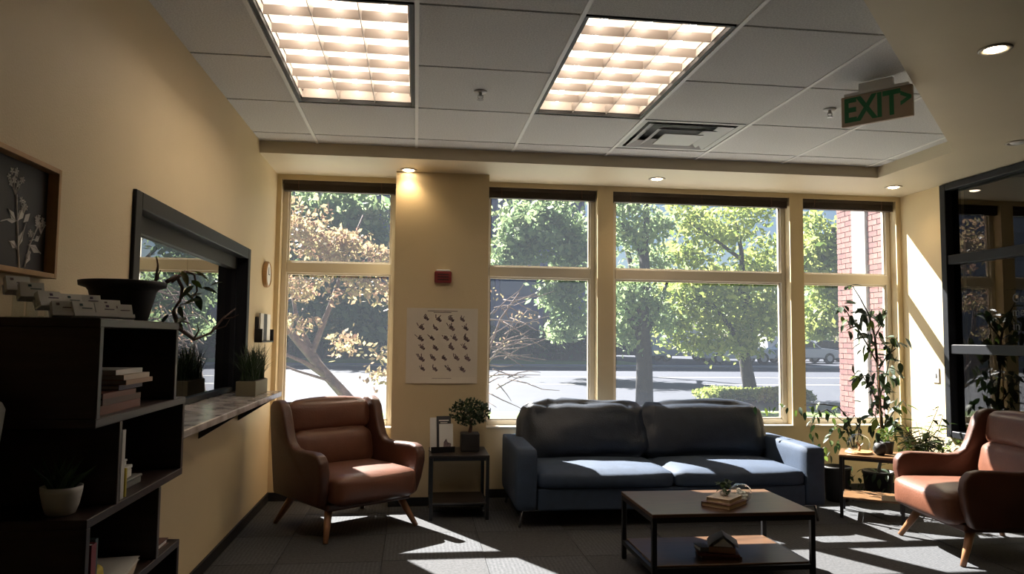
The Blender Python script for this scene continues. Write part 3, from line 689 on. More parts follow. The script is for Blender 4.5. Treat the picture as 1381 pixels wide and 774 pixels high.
# big black pot with a trailing plant
bp = thing('potted_vine', 'large black plastic pot with a trailing vine on the bookshelf top', 'plant', (-.872, 2.335, zt1))
MB().lathe([(.062, 0), (.070, .004), (.092, .09), (.098, .098), (.118, .104), (.120, .118), (.112, .120), (.104, .108), (0, .104)], 36).build('pot', 'pot_black', bp, smooth=True)
MB().lathe([(.100, .104), (.05, .11), (0, .112)], 24).build('soil', 'soil', bp.children[0])
def rel(u, v, y, o): p = PY(u, v, y); return p-o.location
def vine(px, r0, m='stem_brown', n=6):
    pts = [rel(u, v, y, bp) for u, v, y in px]
    return MB().tube(pts, [r0*(1-.7*i/(len(pts)-1)) for i in range(len(pts))], n).build('stem', m, bp, smooth=True)
vine([(209, 385, 2.33), (211, 372, 2.33), (213, 358, 2.33), (211, 346, 2.33)], .006)
vine([(212, 378, 2.34), (214, 370, 2.34), (217, 364, 2.34)], .004)
vine([(225, 380, 2.36), (238, 372, 2.42), (246, 388, 2.5), (243, 405, 2.55), (234, 418, 2.55), (241, 432, 2.58), (256, 436, 2.6)], .007)
vine([(232, 380, 2.36), (250, 366, 2.45), (262, 370, 2.52), (266, 392, 2.55), (255, 408, 2.58), (240, 412, 2.6)], .005)
vine([(234, 420, 2.55), (240, 442, 2.6), (262, 458, 2.65), (284, 449, 2.7), (302, 428, 2.75), (318, 416, 2.78)], .008)
vine([(262, 456, 2.65), (268, 446, 2.66), (266, 436, 2.66)], .004); vine([(290, 444, 2.7), (304, 440, 2.72), (310, 430, 2.72)], .003); vine([(300, 430, 2.74), (314, 428, 2.76), (322, 424, 2.76)], .003)
def leaf_mesh(name, m, l=1.0, w=.42, fold=.12, droop=.18, n=5):
    v = []; f = []
    for i in range(n+1):
        t = i/n; ww = w*math.sin(PI*min(1, t**.8))*.5*(1 if t < 1 else 0)+.001; z = -droop*t*t*l
        v += [(-ww, t*l, z+fold*ww*2), (0, t*l, z), (ww, t*l, z+fold*ww*2)]
    for i in range(n):
        a = i*3; f += [(a, a+1, a+4, a+3), (a+1, a+2, a+5, a+4)]
    return MB().add(v, f).mesh(name, m, smooth=True)
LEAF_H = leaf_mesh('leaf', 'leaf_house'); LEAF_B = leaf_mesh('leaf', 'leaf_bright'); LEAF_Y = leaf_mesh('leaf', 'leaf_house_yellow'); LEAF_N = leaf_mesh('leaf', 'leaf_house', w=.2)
LEAF_NB = leaf_mesh('leaf', 'leaf_bright', w=.2)
def leaf(me, parent, p, rot, s): return inst(me, 'leaf', parent, p, rot, s)
rnd = random.Random(21)
for (u, v_, y, s_, me) in ((245, 365, 2.4, .055, LEAF_Y), (262, 366, 2.5, .055, LEAF_Y), (270, 372, 2.52, .06, LEAF_Y), (262, 385, 2.5, .06, LEAF_H), (272, 388, 2.52, .055, LEAF_H), (265, 398, 2.55, .06, LEAF_H), (255, 402, 2.55, .05, LEAF_H), (270, 404, 2.55, .05, LEAF_H), (258, 378, 2.45, .05, LEAF_B), (248, 394, 2.5, .045, LEAF_H), (242, 412, 2.55, .05, LEAF_H), (250, 428, 2.58, .055, LEAF_H), (236, 430, 2.56, .05, LEAF_H), (228, 424, 2.54, .045, LEAF_H), (283, 386, 2.55, .045, LEAF_H), (245, 410, 2.5, .04, LEAF_B)):
    leaf(me, bp, rel(u, v_, y, bp), (rnd.uniform(-1.4, .6), rnd.uniform(-.6, .6), rnd.uniform(0, 6.28)), s_)

# planter with grass on the counter, in front of the reception glass
pl = thing('grass_planter', 'olive box planter with ornamental grass on the counter end', 'planter', (-.955, 4.55, RZ0))
MB().prism([(-.055, -.17), (.055, -.17), (.055, .17), (-.055, .17)], 0, .085).build('box', 'pot_olive', pl, bevel=.004)
MB().bb(-.048, .048, -.163, .163, .084, .088).build('soil', 'soil', pl)
gm = MB(); rnd = random.Random(31)
def blade(mb, x, y, z, h, dx, dy, w):
    p = [Vector((x+dx*t*t, y+dy*t*t, z+h*(t-.25*t*t*min(1, (abs(dx)+abs(dy))*4)))) for t in (0, .35, .7, 1)]
    s_ = Vector((dy, -dx, 0)); s_ = s_.normalized() if s_.length > 1e-4 else Vector((1, 0, 0))
    v = []
    for i, q in enumerate(p): ww = w*(1, .9, .6, .05)[i]; v += [q-s_*ww, q+s_*ww]
    mb.add(v, [(0, 1, 3, 2), (2, 3, 5, 4), (4, 5, 7, 6)])
for k in range(420): blade(gm, rnd.uniform(-.04, .04), rnd.uniform(-.15, .15), .086, rnd.uniform(.10, .24), rnd.gauss(0, .05), rnd.gauss(0, .08), .0025)
tag(gm.build('grass_blades', 'leaf_house', pl), kind='stuff')

# ------------------------------------------------------------------ column things
po = thing('poster', 'cream paper chart of small hand figures pinned on the column', 'poster', (.189, YC-.001, .877))
PW, PH = .52, .548
# paper with slightly curled foot
v = []; f = []; nx, nz = 10, 12
for j in range(nz+1):
    for i in range(nx+1):
        x = -PW/2+PW*i/nx; z = PH*j/nz; v.append((x, -.003-.012*max(0, (.12-z)/.12)**2*(1-.6*abs(x)/PW*2), z))
for j in range(nz):
    for i in range(nx): a = j*(nx+1)+i; f.append((a, a+1, a+nx+2, a+nx+1))
n0 = len(v); v += [(p[0], p[1]+.0012, p[2]) for p in v]; f += [tuple(n0+q for q in reversed(w)) for w in f]
paper = MB().add(v, f).build('paper', 'poster_paper', po)
ik = MB(); rnd = random.Random(77)
def hand(x, z, s):
    y = -.0046; ik = MB()
    def pr(poly): ik.prism(poly, y-.0004, y, axis='y')
    # palm, fingers in varied spreads, cuff
    pr([(x-.014*s, z-.006*s), (x+.006*s, z-.018*s), (x+.020*s, z-.010*s), (x+.018*s, z+.006*s), (x-.004*s, z+.010*s)])
    for q in range(3):
        a = rnd.uniform(.6, 2.6); l = rnd.uniform(.014, .03)*s; bx = x+(q-1)*.009*s-.004*s; bz = z+.004*s; ex_, ez = bx+l*math.cos(a), bz+l*math.sin(a); w = .0032*s
        pr([(bx-w, bz), (bx+w, bz), (ex_+w, ez), (ex_-w, ez)])
    bx = x+.02*s
    pr([(x+.010*s, z-.026*s), (x+.026*s, z-.022*s), (x+.030*s, z-.006*s), (x+.012*s, z-.010*s)])
    ik.build('hand_figure', 'print_ink', paper)
rows = [(4, .475, .155, .095), (4, .405, .165, .09), (5, .335, .155, .0775), (4, .265, .155, .095), (5, .185, .155, .078), (4, .105, .145, .085)]
rowx = [(-.125, -.035, .055, .14), (-.16, -.055, .06, .165), (-.165, -.08, .02, .085, .17), (-.15, -.055, .06, .16), (-.155, -.07, .01, .10, .18), (-.145, -.055, .045, .145)]
for (n, z, _, _), xs_ in zip(rows, rowx):
    for x in xs_: hand(x, z+rnd.uniform(-.006, .006), rnd.uniform(.85, 1.1))
for z, w in ((.528, .11), (.517, .065)): MB().bb(-w, w, -.005, -.0046, z-.0025, z+.0015).build('title_line', 'print_ink', paper)
MB().bb(-.07, .07, -.0105, -.0101, .035, .038).build('footer_line', 'print_ink', paper)
fa = thing('fire_alarm', 'small dark red fire alarm box high on the column', 'alarm', (.187, YC, 1.61))
fh = MB().bb(-.062, .062, -.045, 0, 0, .085).build('housing', 'red_device', fa, bevel=.008)
MB().bb(-.05, .05, -.040, -.002, .085, .098).build('strobe_lens', 'white_plastic', fa, bevel=.004)
MB().bb(-.04, .04, -.0475, -.045, .02, .026).bb(-.04, .04, -.0475, -.045, .04, .046).bb(-.04, .04, -.0475, -.045, .058, .064).build('sounder_slots', 'black_gap', fh)

# ------------------------------------------------------------------ armchairs
def armchair(label, loc, rz):
    t = thing('armchair', label, 'armchair', loc, rz)
    prof = [(-.285, .20), (-.325, .30), (-.345, .41), (-.338, .47), (-.305, .508), (-.25, .518), (-.14, .515), (-.03, .508), (.04, .515), (.085, .545), (.115, .60), (.14, .665), (.165, .735), (.20, .778), (.25, .795), (.31, .79), (.35, .755), (.345, .63), (.325, .45), (.295, .2)]
    for sg in (-1, 1):
        mb = MB(); th = .07
        n = len(prof)
        def off(y, z): return .015*max(0, (z-.2)/.6)+.02*max(0, -y/.34)*max(0, (z-.25)/.25)   # flared arms
        v = [(sg*(.292+off(y, z)), y, z) for y, z in prof] + [(sg*(.292+th+off(y, z)), y, z) for y, z in prof]
        f = [tuple(range(n)), tuple(range(2*n-1, n-1, -1))] + [(i, (i+1) % n, n+(i+1) % n, n+i) for i in range(n)]
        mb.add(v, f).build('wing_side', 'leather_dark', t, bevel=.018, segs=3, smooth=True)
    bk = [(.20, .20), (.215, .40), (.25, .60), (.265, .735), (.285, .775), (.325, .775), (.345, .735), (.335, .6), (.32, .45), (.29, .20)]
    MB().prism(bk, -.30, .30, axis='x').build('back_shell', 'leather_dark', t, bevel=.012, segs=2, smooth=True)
    Tb = Matrix.Translation((0, .195, .465)) @ Matrix.Rotation(-.20, 4, 'X')
    MB().soft((0, 0, 0), (.565, .12, .245), .045, 8, puff=.03, T=Tb).build('back_cushion', 'leather', t, smooth=True)
    Th = Matrix.Translation((0, .245, .68)) @ Matrix.Rotation(-.14, 4, 'X')
    MB().soft((0, 0, 0), (.575, .10, .205), .045, 8, puff=.025, T=Th).build('headrest_cushion', 'leather', t, smooth=True)
    MB().soft((0, -.115, .292), (.58, .56, .175), .045, 8, puff=.018).build('seat_cushion', 'leather', t, smooth=True)
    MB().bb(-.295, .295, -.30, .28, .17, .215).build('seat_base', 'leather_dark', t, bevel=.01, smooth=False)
    for sx, y0, y1 in ((-1, -.235, -.33), (1, -.235, -.33), (-1, .22, .32), (1, .22, .32)):
        MB().tube([(sx*.255, y0, .185), (sx*.29, (y0+y1)/2, .09), (sx*.325, y1, .0)], [.026, .021, .015], 12).build('leg', 'leg_wood', t, smooth=True)
    return t
armchair('brown leather wingback armchair in front of the window beside the marble counter', (-.433, 4.967, 0), math.radians(35.9))
armchair('brown leather wingback armchair beside the black framed window and the leafy plants', (3.339, 4.038, 0), math.radians(-97.3))

# ------------------------------------------------------------------ sofa
sf = thing('sofa', 'navy blue two cushion sofa with metal legs under the wide window', 'sofa', (1.70, 5.155, 0))
hw = 1.05; y0, y1 = -.43, .42
for sg in (-1, 1):
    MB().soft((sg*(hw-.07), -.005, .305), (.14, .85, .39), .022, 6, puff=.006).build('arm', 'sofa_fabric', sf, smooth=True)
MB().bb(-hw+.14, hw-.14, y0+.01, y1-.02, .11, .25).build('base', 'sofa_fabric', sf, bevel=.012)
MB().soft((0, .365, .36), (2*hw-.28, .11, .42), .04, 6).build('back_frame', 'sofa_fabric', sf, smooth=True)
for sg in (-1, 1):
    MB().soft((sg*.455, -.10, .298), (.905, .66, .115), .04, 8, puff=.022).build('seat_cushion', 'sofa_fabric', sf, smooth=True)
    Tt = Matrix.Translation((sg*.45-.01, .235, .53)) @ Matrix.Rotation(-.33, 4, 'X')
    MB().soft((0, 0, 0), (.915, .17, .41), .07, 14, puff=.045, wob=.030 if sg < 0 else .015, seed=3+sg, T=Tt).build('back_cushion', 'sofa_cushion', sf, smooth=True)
for sx in (-1, 1):
    for yy, dy in ((y0+.06, -.0), (y1-.06, .0)):
        MB().tube([(sx*(hw-.18), yy, .108), (sx*(hw-.05), yy, .106), (sx*(hw-.03), yy+dy, .0)], .009, 8).build('leg', 'chrome', sf, smooth=True)

# ------------------------------------------------------------------ coffee table
TX0, TX1, TY0, TY1, TZ = 1.155, 2.0, 3.54, 4.09, .362
cx, cy = (TX0+TX1)/2, (TY0+TY1)/2
tb = thing('coffee_table', 'low two tier coffee table with dark wood top and black metal frame', 'table', (cx, cy, 0))
a, b = (TX1-TX0)/2, (TY1-TY0)/2
MB().bb(-a, a, -b, b, TZ-.018, TZ).build('table_top', 'table_wood', tb, bevel=.002, segs=1)
MB().bb(-a+.024, a-.024, -b+.024, b-.024, .095, .11).build('lower_shelf', 'table_wood', tb, bevel=.002, segs=1)
for sx in (-1, 1):
    for sy in (-1, 1): MB().box((sx*(a-.0125), sy*(b-.0125), (TZ-.018)/2), (.024, .024, TZ-.018)).build('leg', 'black_metal', tb, bevel=.0015, segs=1)
for zz0 in (TZ-.042, .078):
    for sy in (-1, 1): MB().box((0, sy*(b-.0125), zz0+.012), (2*a-.05, .022, .024)).build('frame_rail', 'black_metal', tb)
    for sx in (-1, 1): MB().box((sx*(a-.0125), 0, zz0+.012), (.022, 2*b-.05, .024)).build('frame_rail', 'black_metal', tb)
zt = TZ
book('large tan book at the bottom of the coffee table pile', (1.595, 3.71, zt), (.155, .205, .024), -.85, 'cover_brown', 'page_tan')
book('smaller cream topped book on the tan book under the little plant', (1.60, 3.715, zt+.0245), (.125, .17, .022), -.80, 'cover_cream', 'page_tan')
sp = thing('small_plant', 'tiny dark leaved plant in a white cup on the coffee table books', 'plant', (1.60, 3.72, zt+.047))
MB().lathe([(.014, 0), (.020, .004), (.023, .022), (.021, .022), (.018, .018), (0, .018)], 18).build('cup', 'white_ceramic', sp, smooth=True)
rnd = random.Random(9); lm = leaf_mesh('leaf', 'leaf_dark', w=.6)
for k in range(60): leaf(lm, sp, (rnd.gauss(0, .016), rnd.gauss(0, .016), .045+rnd.gauss(0, .013)), (rnd.uniform(-.8, .9), 0, rnd.uniform(0, 6.28)), rnd.uniform(.022, .034))
gj = thing('glass_jar', 'round clear glass jar with pale contents beside the coffee table books', 'jar', (1.735, 3.82, zt))
MB().lathe([(.0, .0), (.038, .0), (.052, .014), (.057, .040), (.050, .066), (.030, .082), (.0, .086)], 24).build('glass_body', 'clear_glass', gj, smooth=True)
mat('pale_stone', (.80, .80, .80), .35)
rnd = random.Random(19)
pbm = MB().soft((0, 0, 0), (.026, .02, .016), .007, 3).mesh('pebble', 'pale_stone', smooth=True)
for k in range(22):
    r_ = .030*math.sqrt(rnd.random()); a_ = rnd.uniform(0, 6.28); inst(pbm, 'pebble', gj, (r_*math.cos(a_), r_*math.sin(a_), .012+.013*(k//7)), (rnd.uniform(-.4, .4), rnd.uniform(-.4, .4), rnd.uniform(0, 3)))
zz = .11
book('dark brown book at the bottom of the lower shelf pile', (1.555, 3.70, zz), (.15, .20, .016), 1.45, 'cover_brown', 'page_tan')
book('tan paged book in the middle of the lower shelf pile', (1.55, 3.70, zz+.0165), (.15, .205, .012), 1.3, 'cover_rust', 'page_tan')
book('thick book under the folded magazine on the lower shelf', (1.575, 3.70, zz+.029), (.12, .13, .028), 1.2, 'cover_tan', 'page_tan')
book('pale blue pamphlet at the edge of the lower shelf pile', (1.475, 3.72, zz+.029), (.09, .05, .022), 1.6, 'cover_grey', 'white_paper')
fm = thing('folded_magazine', 'grey green magazine standing open like a tent on the lower shelf books', 'magazine', (1.58, 3.70, zz+.0575), -.35)
v = []; f = []; pr_ = [(-.075, 0), (-.06, .018), (-.02, .045), (.0, .062), (.012, .05), (.04, .03), (.075, .004)]
for x, z in pr_: v += [(x, -.08, z), (x, .08, z*.8)]
for i in range(len(pr_)-1): f.append((2*i, 2*i+1, 2*i+3, 2*i+2))
n0 = len(v); v += [(q[0], q[1], q[2]+.004) for q in v]; f += [tuple(n0+q for q in reversed(w)) for w in f]
mat('cover_sage', (.30, .32, .28), .4); MB().add(v, f).build('cover', 'cover_sage', fm)
MB().prism([(-.05, .005), (.05, .005), (.0, .045)], -.07, .07, axis='y').build('pages', 'white_paper', fm)

# ------------------------------------------------------------------ side tables
def side_table(label, loc, rz, a, b, h, shelf_z, topm, shm):
    t = thing('side_table', label, 'table', loc, rz)
    MB().bb(-a, a, -b, b, h-.016, h).build('table_top', topm, t, bevel=.002, segs=1)
    MB().bb(-a+.02, a-.02, -b+.02, b-.02, shelf_z-.014, shelf_z).build('lower_shelf', shm, t, bevel=.002, segs=1)
    for sx in (-1, 1):
        for sy in (-1, 1): MB().box((sx*(a-.012), sy*(b-.012), (h-.016)/2), (.022, .022, h-.016)).build('leg', 'black_metal', t)
    for sy in (-1, 1): MB().box((0, sy*(b-.012), h-.026), (2*a-.048, .018, .02)).build('rail', 'black_metal', t)
    for sx in (-1, 1): MB().box((sx*(a-.012), 0, shelf_z-.022), (.018, 2*b-.048, .016)).build('rail', 'black_metal', t)
    return t
mat('dark_top', (.022, .016, .014), .3)
side_table('black side table between the armchair and the sofa', (.305, 5.20, 0), 0, .20, .20, .425, .11, 'dark_top', 'dark_top')
A = Vector((2.925, 4.86)); B = Vector((3.225, 4.66)); ang = math.atan2(B.y-A.y, B.x-A.x); ca, sa = math.cos(ang), math.sin(ang)
ctr = A + Vector((ca, sa))*.20 + Vector((-sa, ca))*.17
RT = (ctr.x, ctr.y)
side_table('black framed side table with orange wood shelves between sofa and plants', (ctr.x, ctr.y, 0), ang, .20, .17, .43, .14, 'side_wood', 'side_wood')
# brochure stand on the left table
br = thing('brochure_stand', 'upright stand of folded brochures on the black side table', 'brochures', (.20, 5.16, .425), .15)
for k, (m_, x, y, h_, w) in enumerate((('white_paper', -.035, .04, .225, .05), ('slate_panel', .01, .03, .235, .05), ('white_paper', .02, .0, .185, .048))):
    Tt = Matrix.Translation((x, y, .006)) @ Matrix.Rotation(-.12, 4, 'X')
    bro = MB().box((0, 0, h_/2), (2*w, .006, h_), Tt).build('brochure', m_, br)
    if k == 2: MB().prism([(-.02, .02), (.03, .02), (.034, .05), (.01, .06), (.0, .085), (-.018, .06)], -.0045, -.0032, axis='y', T=Tt).build('print', 'print_ink', bro)
    if k == 1: MB().box((0, -.0035, h_-.03), (.07, .001, .008), Tt).box((0, -.0035, h_-.045), (.05, .001, .005), Tt).build('print', 'white_paper', bro)
MB().bb(-.09, .075, -.03, .075, 0, .006).bb(-.09, .075, -.03, -.026, .006, .04).build('stand', 'black_metal', br)
bt = thing('bonsai_pot', 'small bushy tree in a black square pot on the black side table', 'plant', (.385, 5.22, .425))
MB().prism([(-.065, -.06), (.065, -.06), (.065, .06), (-.065, .06)], 0, .125).build('pot', 'pot_black', bt, bevel=.008)
MB().tube([(0, 0, .12), (.01, 0, .18), (-.005, .01, .23)], [.014, .011, .008], 8).build('trunk', 'stem_brown', bt)
rnd = random.Random(41); fm_ = MB()
def leafquad(mb, p, s, rnd):
    n = Vector((rnd.gauss(0, 1), rnd.gauss(0, 1), rnd.gauss(0, 1))).normalized(); a = n.orthogonal().normalized(); a = Matrix.Rotation(rnd.uniform(0, 6.28), 3, n) @ a; b = n.cross(a)
    mb.add([p-a*s, p-b*s*.5, p+a*s, p+b*s*.5], [(0, 1, 2, 3)])
for k in range(800):
    d = Vector((rnd.gauss(0, 1), rnd.gauss(0, 1), rnd.gauss(0, 1))).normalized()*rnd.random()**.4
    leafquad(fm_, Vector((d.x*.15, d.y*.11, .265+d.z*.10)), .015, rnd)
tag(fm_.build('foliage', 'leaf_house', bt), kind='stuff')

# right table: cloche, bowl, pots
tz = .43
cl = thing('glass_cloche', 'clear glass cloche on a wooden base on the orange side table', 'cloche', (RT[0]-.085, RT[1]+.01, tz))
MB().lathe([(.0, 0), (.085, 0), (.09, .006), (.085, .016), (0, .016)], 28).build('base', 'frame_wood', cl, smooth=False)
MB().lathe([(.076, .017), (.076, .07), (.066, .105), (.04, .13), (.0, .138)], 28).build('dome', 'clear_glass', cl, smooth=True)
MB().lathe([(0, .138), (.009, .142), (.012, .15), (.008, .158), (0, .16)], 14).build('knob', 'clear_glass', cl, smooth=True)
MB().tube([(0, 0, .016), (.01, 0, .05), (-.012, .01, .08)], [.012, .008, .005], 8).tube([(.005, 0, .04), (.03, -.01, .07)], [.006, .003], 6).build('driftwood', 'leg_wood', cl)
db = thing('dark_vase', 'small round dark vase beside the glass cloche', 'vase', (RT[0]+.02, RT[1]-.075, tz))
MB().lathe([(.022, 0), (.040, .018), (.046, .045), (.036, .075), (.024, .085), (.020, .085), (.030, .07), (0, .06)], 24).build('vase_body', 'pot_black', db, smooth=True)
pp = thing('potted_herb', 'small bright green plant in a dark pot on the orange side table', 'plant', (RT[0]+.115, RT[1]-.015, tz))
MB().lathe([(.030, 0), (.034, .004), (.044, .075), (.047, .082), (.042, .082), (.040, .07), (0, .07)], 24).build('pot', 'pot_black', pp, smooth=True)
rnd = random.Random(51)
for k in range(46): leaf((LEAF_B, LEAF_NB, LEAF_B)[k % 3], pp, (rnd.uniform(-.02, .02), rnd.uniform(-.02, .02), .08+rnd.uniform(0, .07)), (rnd.uniform(-.1, 1.2), 0, rnd.uniform(0, 6.28)), rnd.uniform(.035, .065))

# tall plant on the floor in the corner
def floor_plant(name, label, base, pot_r, pot_h):
    t = thing(name, label, 'plant', base)
    MB().lathe([(pot_r*.75, 0), (pot_r*.8, .005), (pot_r, pot_h), (pot_r*1.06, pot_h), (pot_r*1.06, pot_h+.02), (pot_r*.95, pot_h+.02), (pot_r*.9, pot_h), (0, pot_h)], 28).build('pot', 'pot_black', t, smooth=True)
    return t
tp = floor_plant('rubber_plant', 'tall leafy plant with dark leaves rising in front of the corner window', (3.56, 5.38, 0), .11, .20)
def R_(u, v, y, o): return PY(u, v, y)-Vector(o.location)
main = [Vector((0, 0, .2)), R_(1192, 600, 5.36, tp), R_(1187, 550, 5.34, tp), R_(1184, 500, 5.32, tp), R_(1180, 455, 5.32, tp), R_(1172, 425, 5.31, tp), R_(1160, 402, 5.3, tp), R_(1150, 386, 5.3, tp)]
MB().tube(main, [.013, .013, .012, .011, .009, .006, .004, .003], 8).build('stem', 'stem_dark', tp, smooth=True)
side = [[(1186, 540, 5.34), (1196, 500, 5.33), (1204, 465, 5.3), (1210, 455, 5.3)], [(1183, 490, 5.32), (1168, 462, 5.3), (1152, 435, 5.28), (1136, 412, 5.26)], [(1184, 500, 5.32), (1196, 480, 5.28), (1208, 470, 5.26)],
        [(1180, 455, 5.32), (1190, 435, 5.34), (1196, 420, 5.34)], [(1190, 580, 5.35), (1202, 560, 5.3), (1212, 545, 5.28)], [(1187, 552, 5.34), (1175, 525, 5.3), (1164, 508, 5.28)], [(1191, 590, 5.36), (1180, 560, 5.4), (1186, 530, 5.42)]]
for s_ in side: MB().tube([R_(*q, tp) for q in s_], [.006, .005, .004, .003][:len(s_)], 6).build('stem', 'stem_dark', tp, smooth=True)
rnd = random.Random(61); cnt = 0
spots = [(1150, 386, 3, 8), (1136, 412, 5, 10), (1150, 432, 8, 16), (1165, 445, 9, 16), (1180, 425, 7, 14), (1193, 422, 6, 10), (1210, 455, 6, 8), (1175, 465, 10, 18), (1195, 470, 9, 16), (1163, 505, 8, 10), (1200, 500, 12, 20), (1178, 512, 8, 14), (1190, 530, 12, 18), (1212, 545, 7, 12), (1182, 550, 10, 16), (1200, 565, 10, 18), (1188, 585, 9, 14), (1160, 420, 4, 8)]
for (u, v_, n, r_) in spots:
    for k in range(int(n*1.7)):
        du, dv = rnd.gauss(0, r_*.55), rnd.gauss(0, r_*.6); y = 5.32+rnd.gauss(0, .05)
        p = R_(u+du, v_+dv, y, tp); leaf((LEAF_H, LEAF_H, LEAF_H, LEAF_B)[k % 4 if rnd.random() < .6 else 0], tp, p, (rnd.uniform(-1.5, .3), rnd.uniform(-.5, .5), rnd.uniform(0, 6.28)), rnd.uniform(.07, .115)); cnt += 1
MB().tube([R_(1184, 480, 5.30, tp), R_(1186, 540, 5.30, tp), R_(1189, 610, 5.3, tp)], .004, 6).build('support_stake', 'leg_wood', tp)
# feathery bush beside it
fb = floor_plant('leafy_bush', 'bushy light green plant with narrow leaves spreading by the right wall', (3.76, 5.10, 0), .12, .19)
rnd = random.Random(71)
for k in range(52):
    az = rnd.uniform(0, 2*PI); reach = rnd.uniform(.08, .25); hgt = rnd.uniform(.28, .62)
    tip = Vector((reach*math.cos(az)*1.1, reach*math.sin(az), hgt))
    if tip.x > .17: tip.x = .17
    pts = [Vector((0, 0, .2)), Vector((tip.x*.3, tip.y*.3, .2+(hgt-.2)*.6)), tip]
    MB().tube(pts, [.004, .003, .0015], 5).build('stem', 'stem_dark', fb)
    for j in range(9):
        t = .35+.65*j/8; q = pts[0].lerp(pts[1], t*2) if t < .5 else pts[1].lerp(pts[2], t*2-1)
        leaf((LEAF_NB, LEAF_N, LEAF_NB, LEAF_B)[(j+k) % 4], fb, q, (rnd.uniform(-.7, .5), rnd.uniform(-.5, .5), az+rnd.choice((-1.2, 1.2))+rnd.uniform(-.5, .5)-PI/2), rnd.uniform(.07, .12))
# long shoot leaning to the black window
for s_ in ([(1240, 600, 5.0), (1255, 575, 4.98), (1266, 548, 4.98)], [(1245, 600, 4.98), (1265, 580, 4.95), (1272, 560, 4.95)], [(1245, 610, 4.9), (1265, 598, 4.88), (1285, 600, 4.86)]):
    pts = [R_(*q, fb) for q in s_]; MB().tube(pts, [.004, .003, .002], 5).build('stem', 'stem_dark', fb)
    for j in range(10):
        t = j/9; q = pts[0].lerp(pts[1], t*2) if t < .5 else pts[1].lerp(pts[2], t*2-1)
        leaf((LEAF_H, LEAF_NB)[j % 2], fb, q, (rnd.uniform(-.9, .4), rnd.uniform(-.5, .5), rnd.uniform(0, 6.28)), rnd.uniform(.05, .075))
# trailing plant by the sofa arm
tr = floor_plant('trailing_plant', 'drooping pale leaved plant between the sofa arm and the corner window', (3.22, 5.38, 0), .10, .24)
rnd = random.Random(81)
for s_ in ([(1150, 605, 5.38), (1140, 570, 5.36), (1115, 552, 5.32), (1098, 560, 5.3), (1092, 585, 5.3)], [(1152, 600, 5.38), (1145, 565, 5.36), (1130, 548, 5.34), (1110, 545, 5.32), (1085, 546, 5.3)], [(1150, 605, 5.38), (1142, 580, 5.36), (1128, 572, 5.32), (1118, 590, 5.3)], [(1155, 600, 5.38), (1160, 570, 5.36), (1152, 560, 5.32), (1140, 580, 5.3)]):
    pts = [R_(*q, tr) for q in s_]; MB().tube([Vector((0, 0, .24))]+pts, [.005]+[.004]*(len(pts)-1)+[.002], 5).build('stem', 'stem_dark', tr, smooth=True)
    for j in range(24):
        t = .1+.9*j/14*(len(pts)-1)/(len(pts)-1); ft = t*(len(pts)-1); i0 = min(int(ft), len(pts)-2); q = pts[i0].lerp(pts[i0+1], ft-i0)
        leaf((LEAF_H, LEAF_B, LEAF_H)[j % 3], tr, q+Vector((rnd.gauss(0, .02), rnd.gauss(0, .02), rnd.gauss(0, .02))), (rnd.uniform(-1.5, -.2), rnd.uniform(-.4, .4), rnd.uniform(0, 6.28)), rnd.uniform(.05, .08))
for k in range(40):
    q = R_(rnd.uniform(1140, 1200), rnd.uniform(625, 665), rnd.uniform(5.25, 5.4), tr)
    leaf((LEAF_H, LEAF_N)[k % 2], tr, q, (rnd.uniform(-1.5, 0), rnd.uniform(-.4, .4), rnd.uniform(0, 6.28)), rnd.uniform(.05, .08))

# ------------------------------------------------------------------ outdoors
G0 = -.15
def ground(name, m, x0, x1, y0, y1, z0, z1): return tag(MB().bb(x0, x1, y0, y1, z0, z1).build(name, m), kind='structure')
ground('ground_street', 'asphalt', -90, 110, 13.7, 36, G0-.3, G0-.03)
ground('ground_bounce', 'concrete', -90, 110, YO+.02, 11.2, G0-.3, G0)  # unseen pale paving, added to bounce sunlight up onto the ceiling
ground('ground_lawn', 'grass', -90, 110, 11.2, 13.55, G0-.3, G0+.01)
ground('trim_kerb', 'concrete', -90, 110, 13.55, 13.7, G0-.3, G0+.005)
ground('trim_kerb_far', 'concrete', -90, 110, 36, 38.5, G0-.3, G0+.02)
ground('ground_verge', 'grass', -90, 13, 38.5, 60, G0-.3, G0)
ground('ground_carpark', 'asphalt', 13, 110, 38.5, 110, G0-.3, G0-.01)
for k in range(-3, 6):
    tag(MB().bb(k*12-3, k*12+5, 22.3, 22.45, G0-.029, G0-.026).build('lane_marking', 'road_paint'), kind='structure')
tag(MB().bb(-90, 110, 26.6, 26.75, G0-.029, G0-.026).build('lane_line', 'road_paint'), kind='structure')

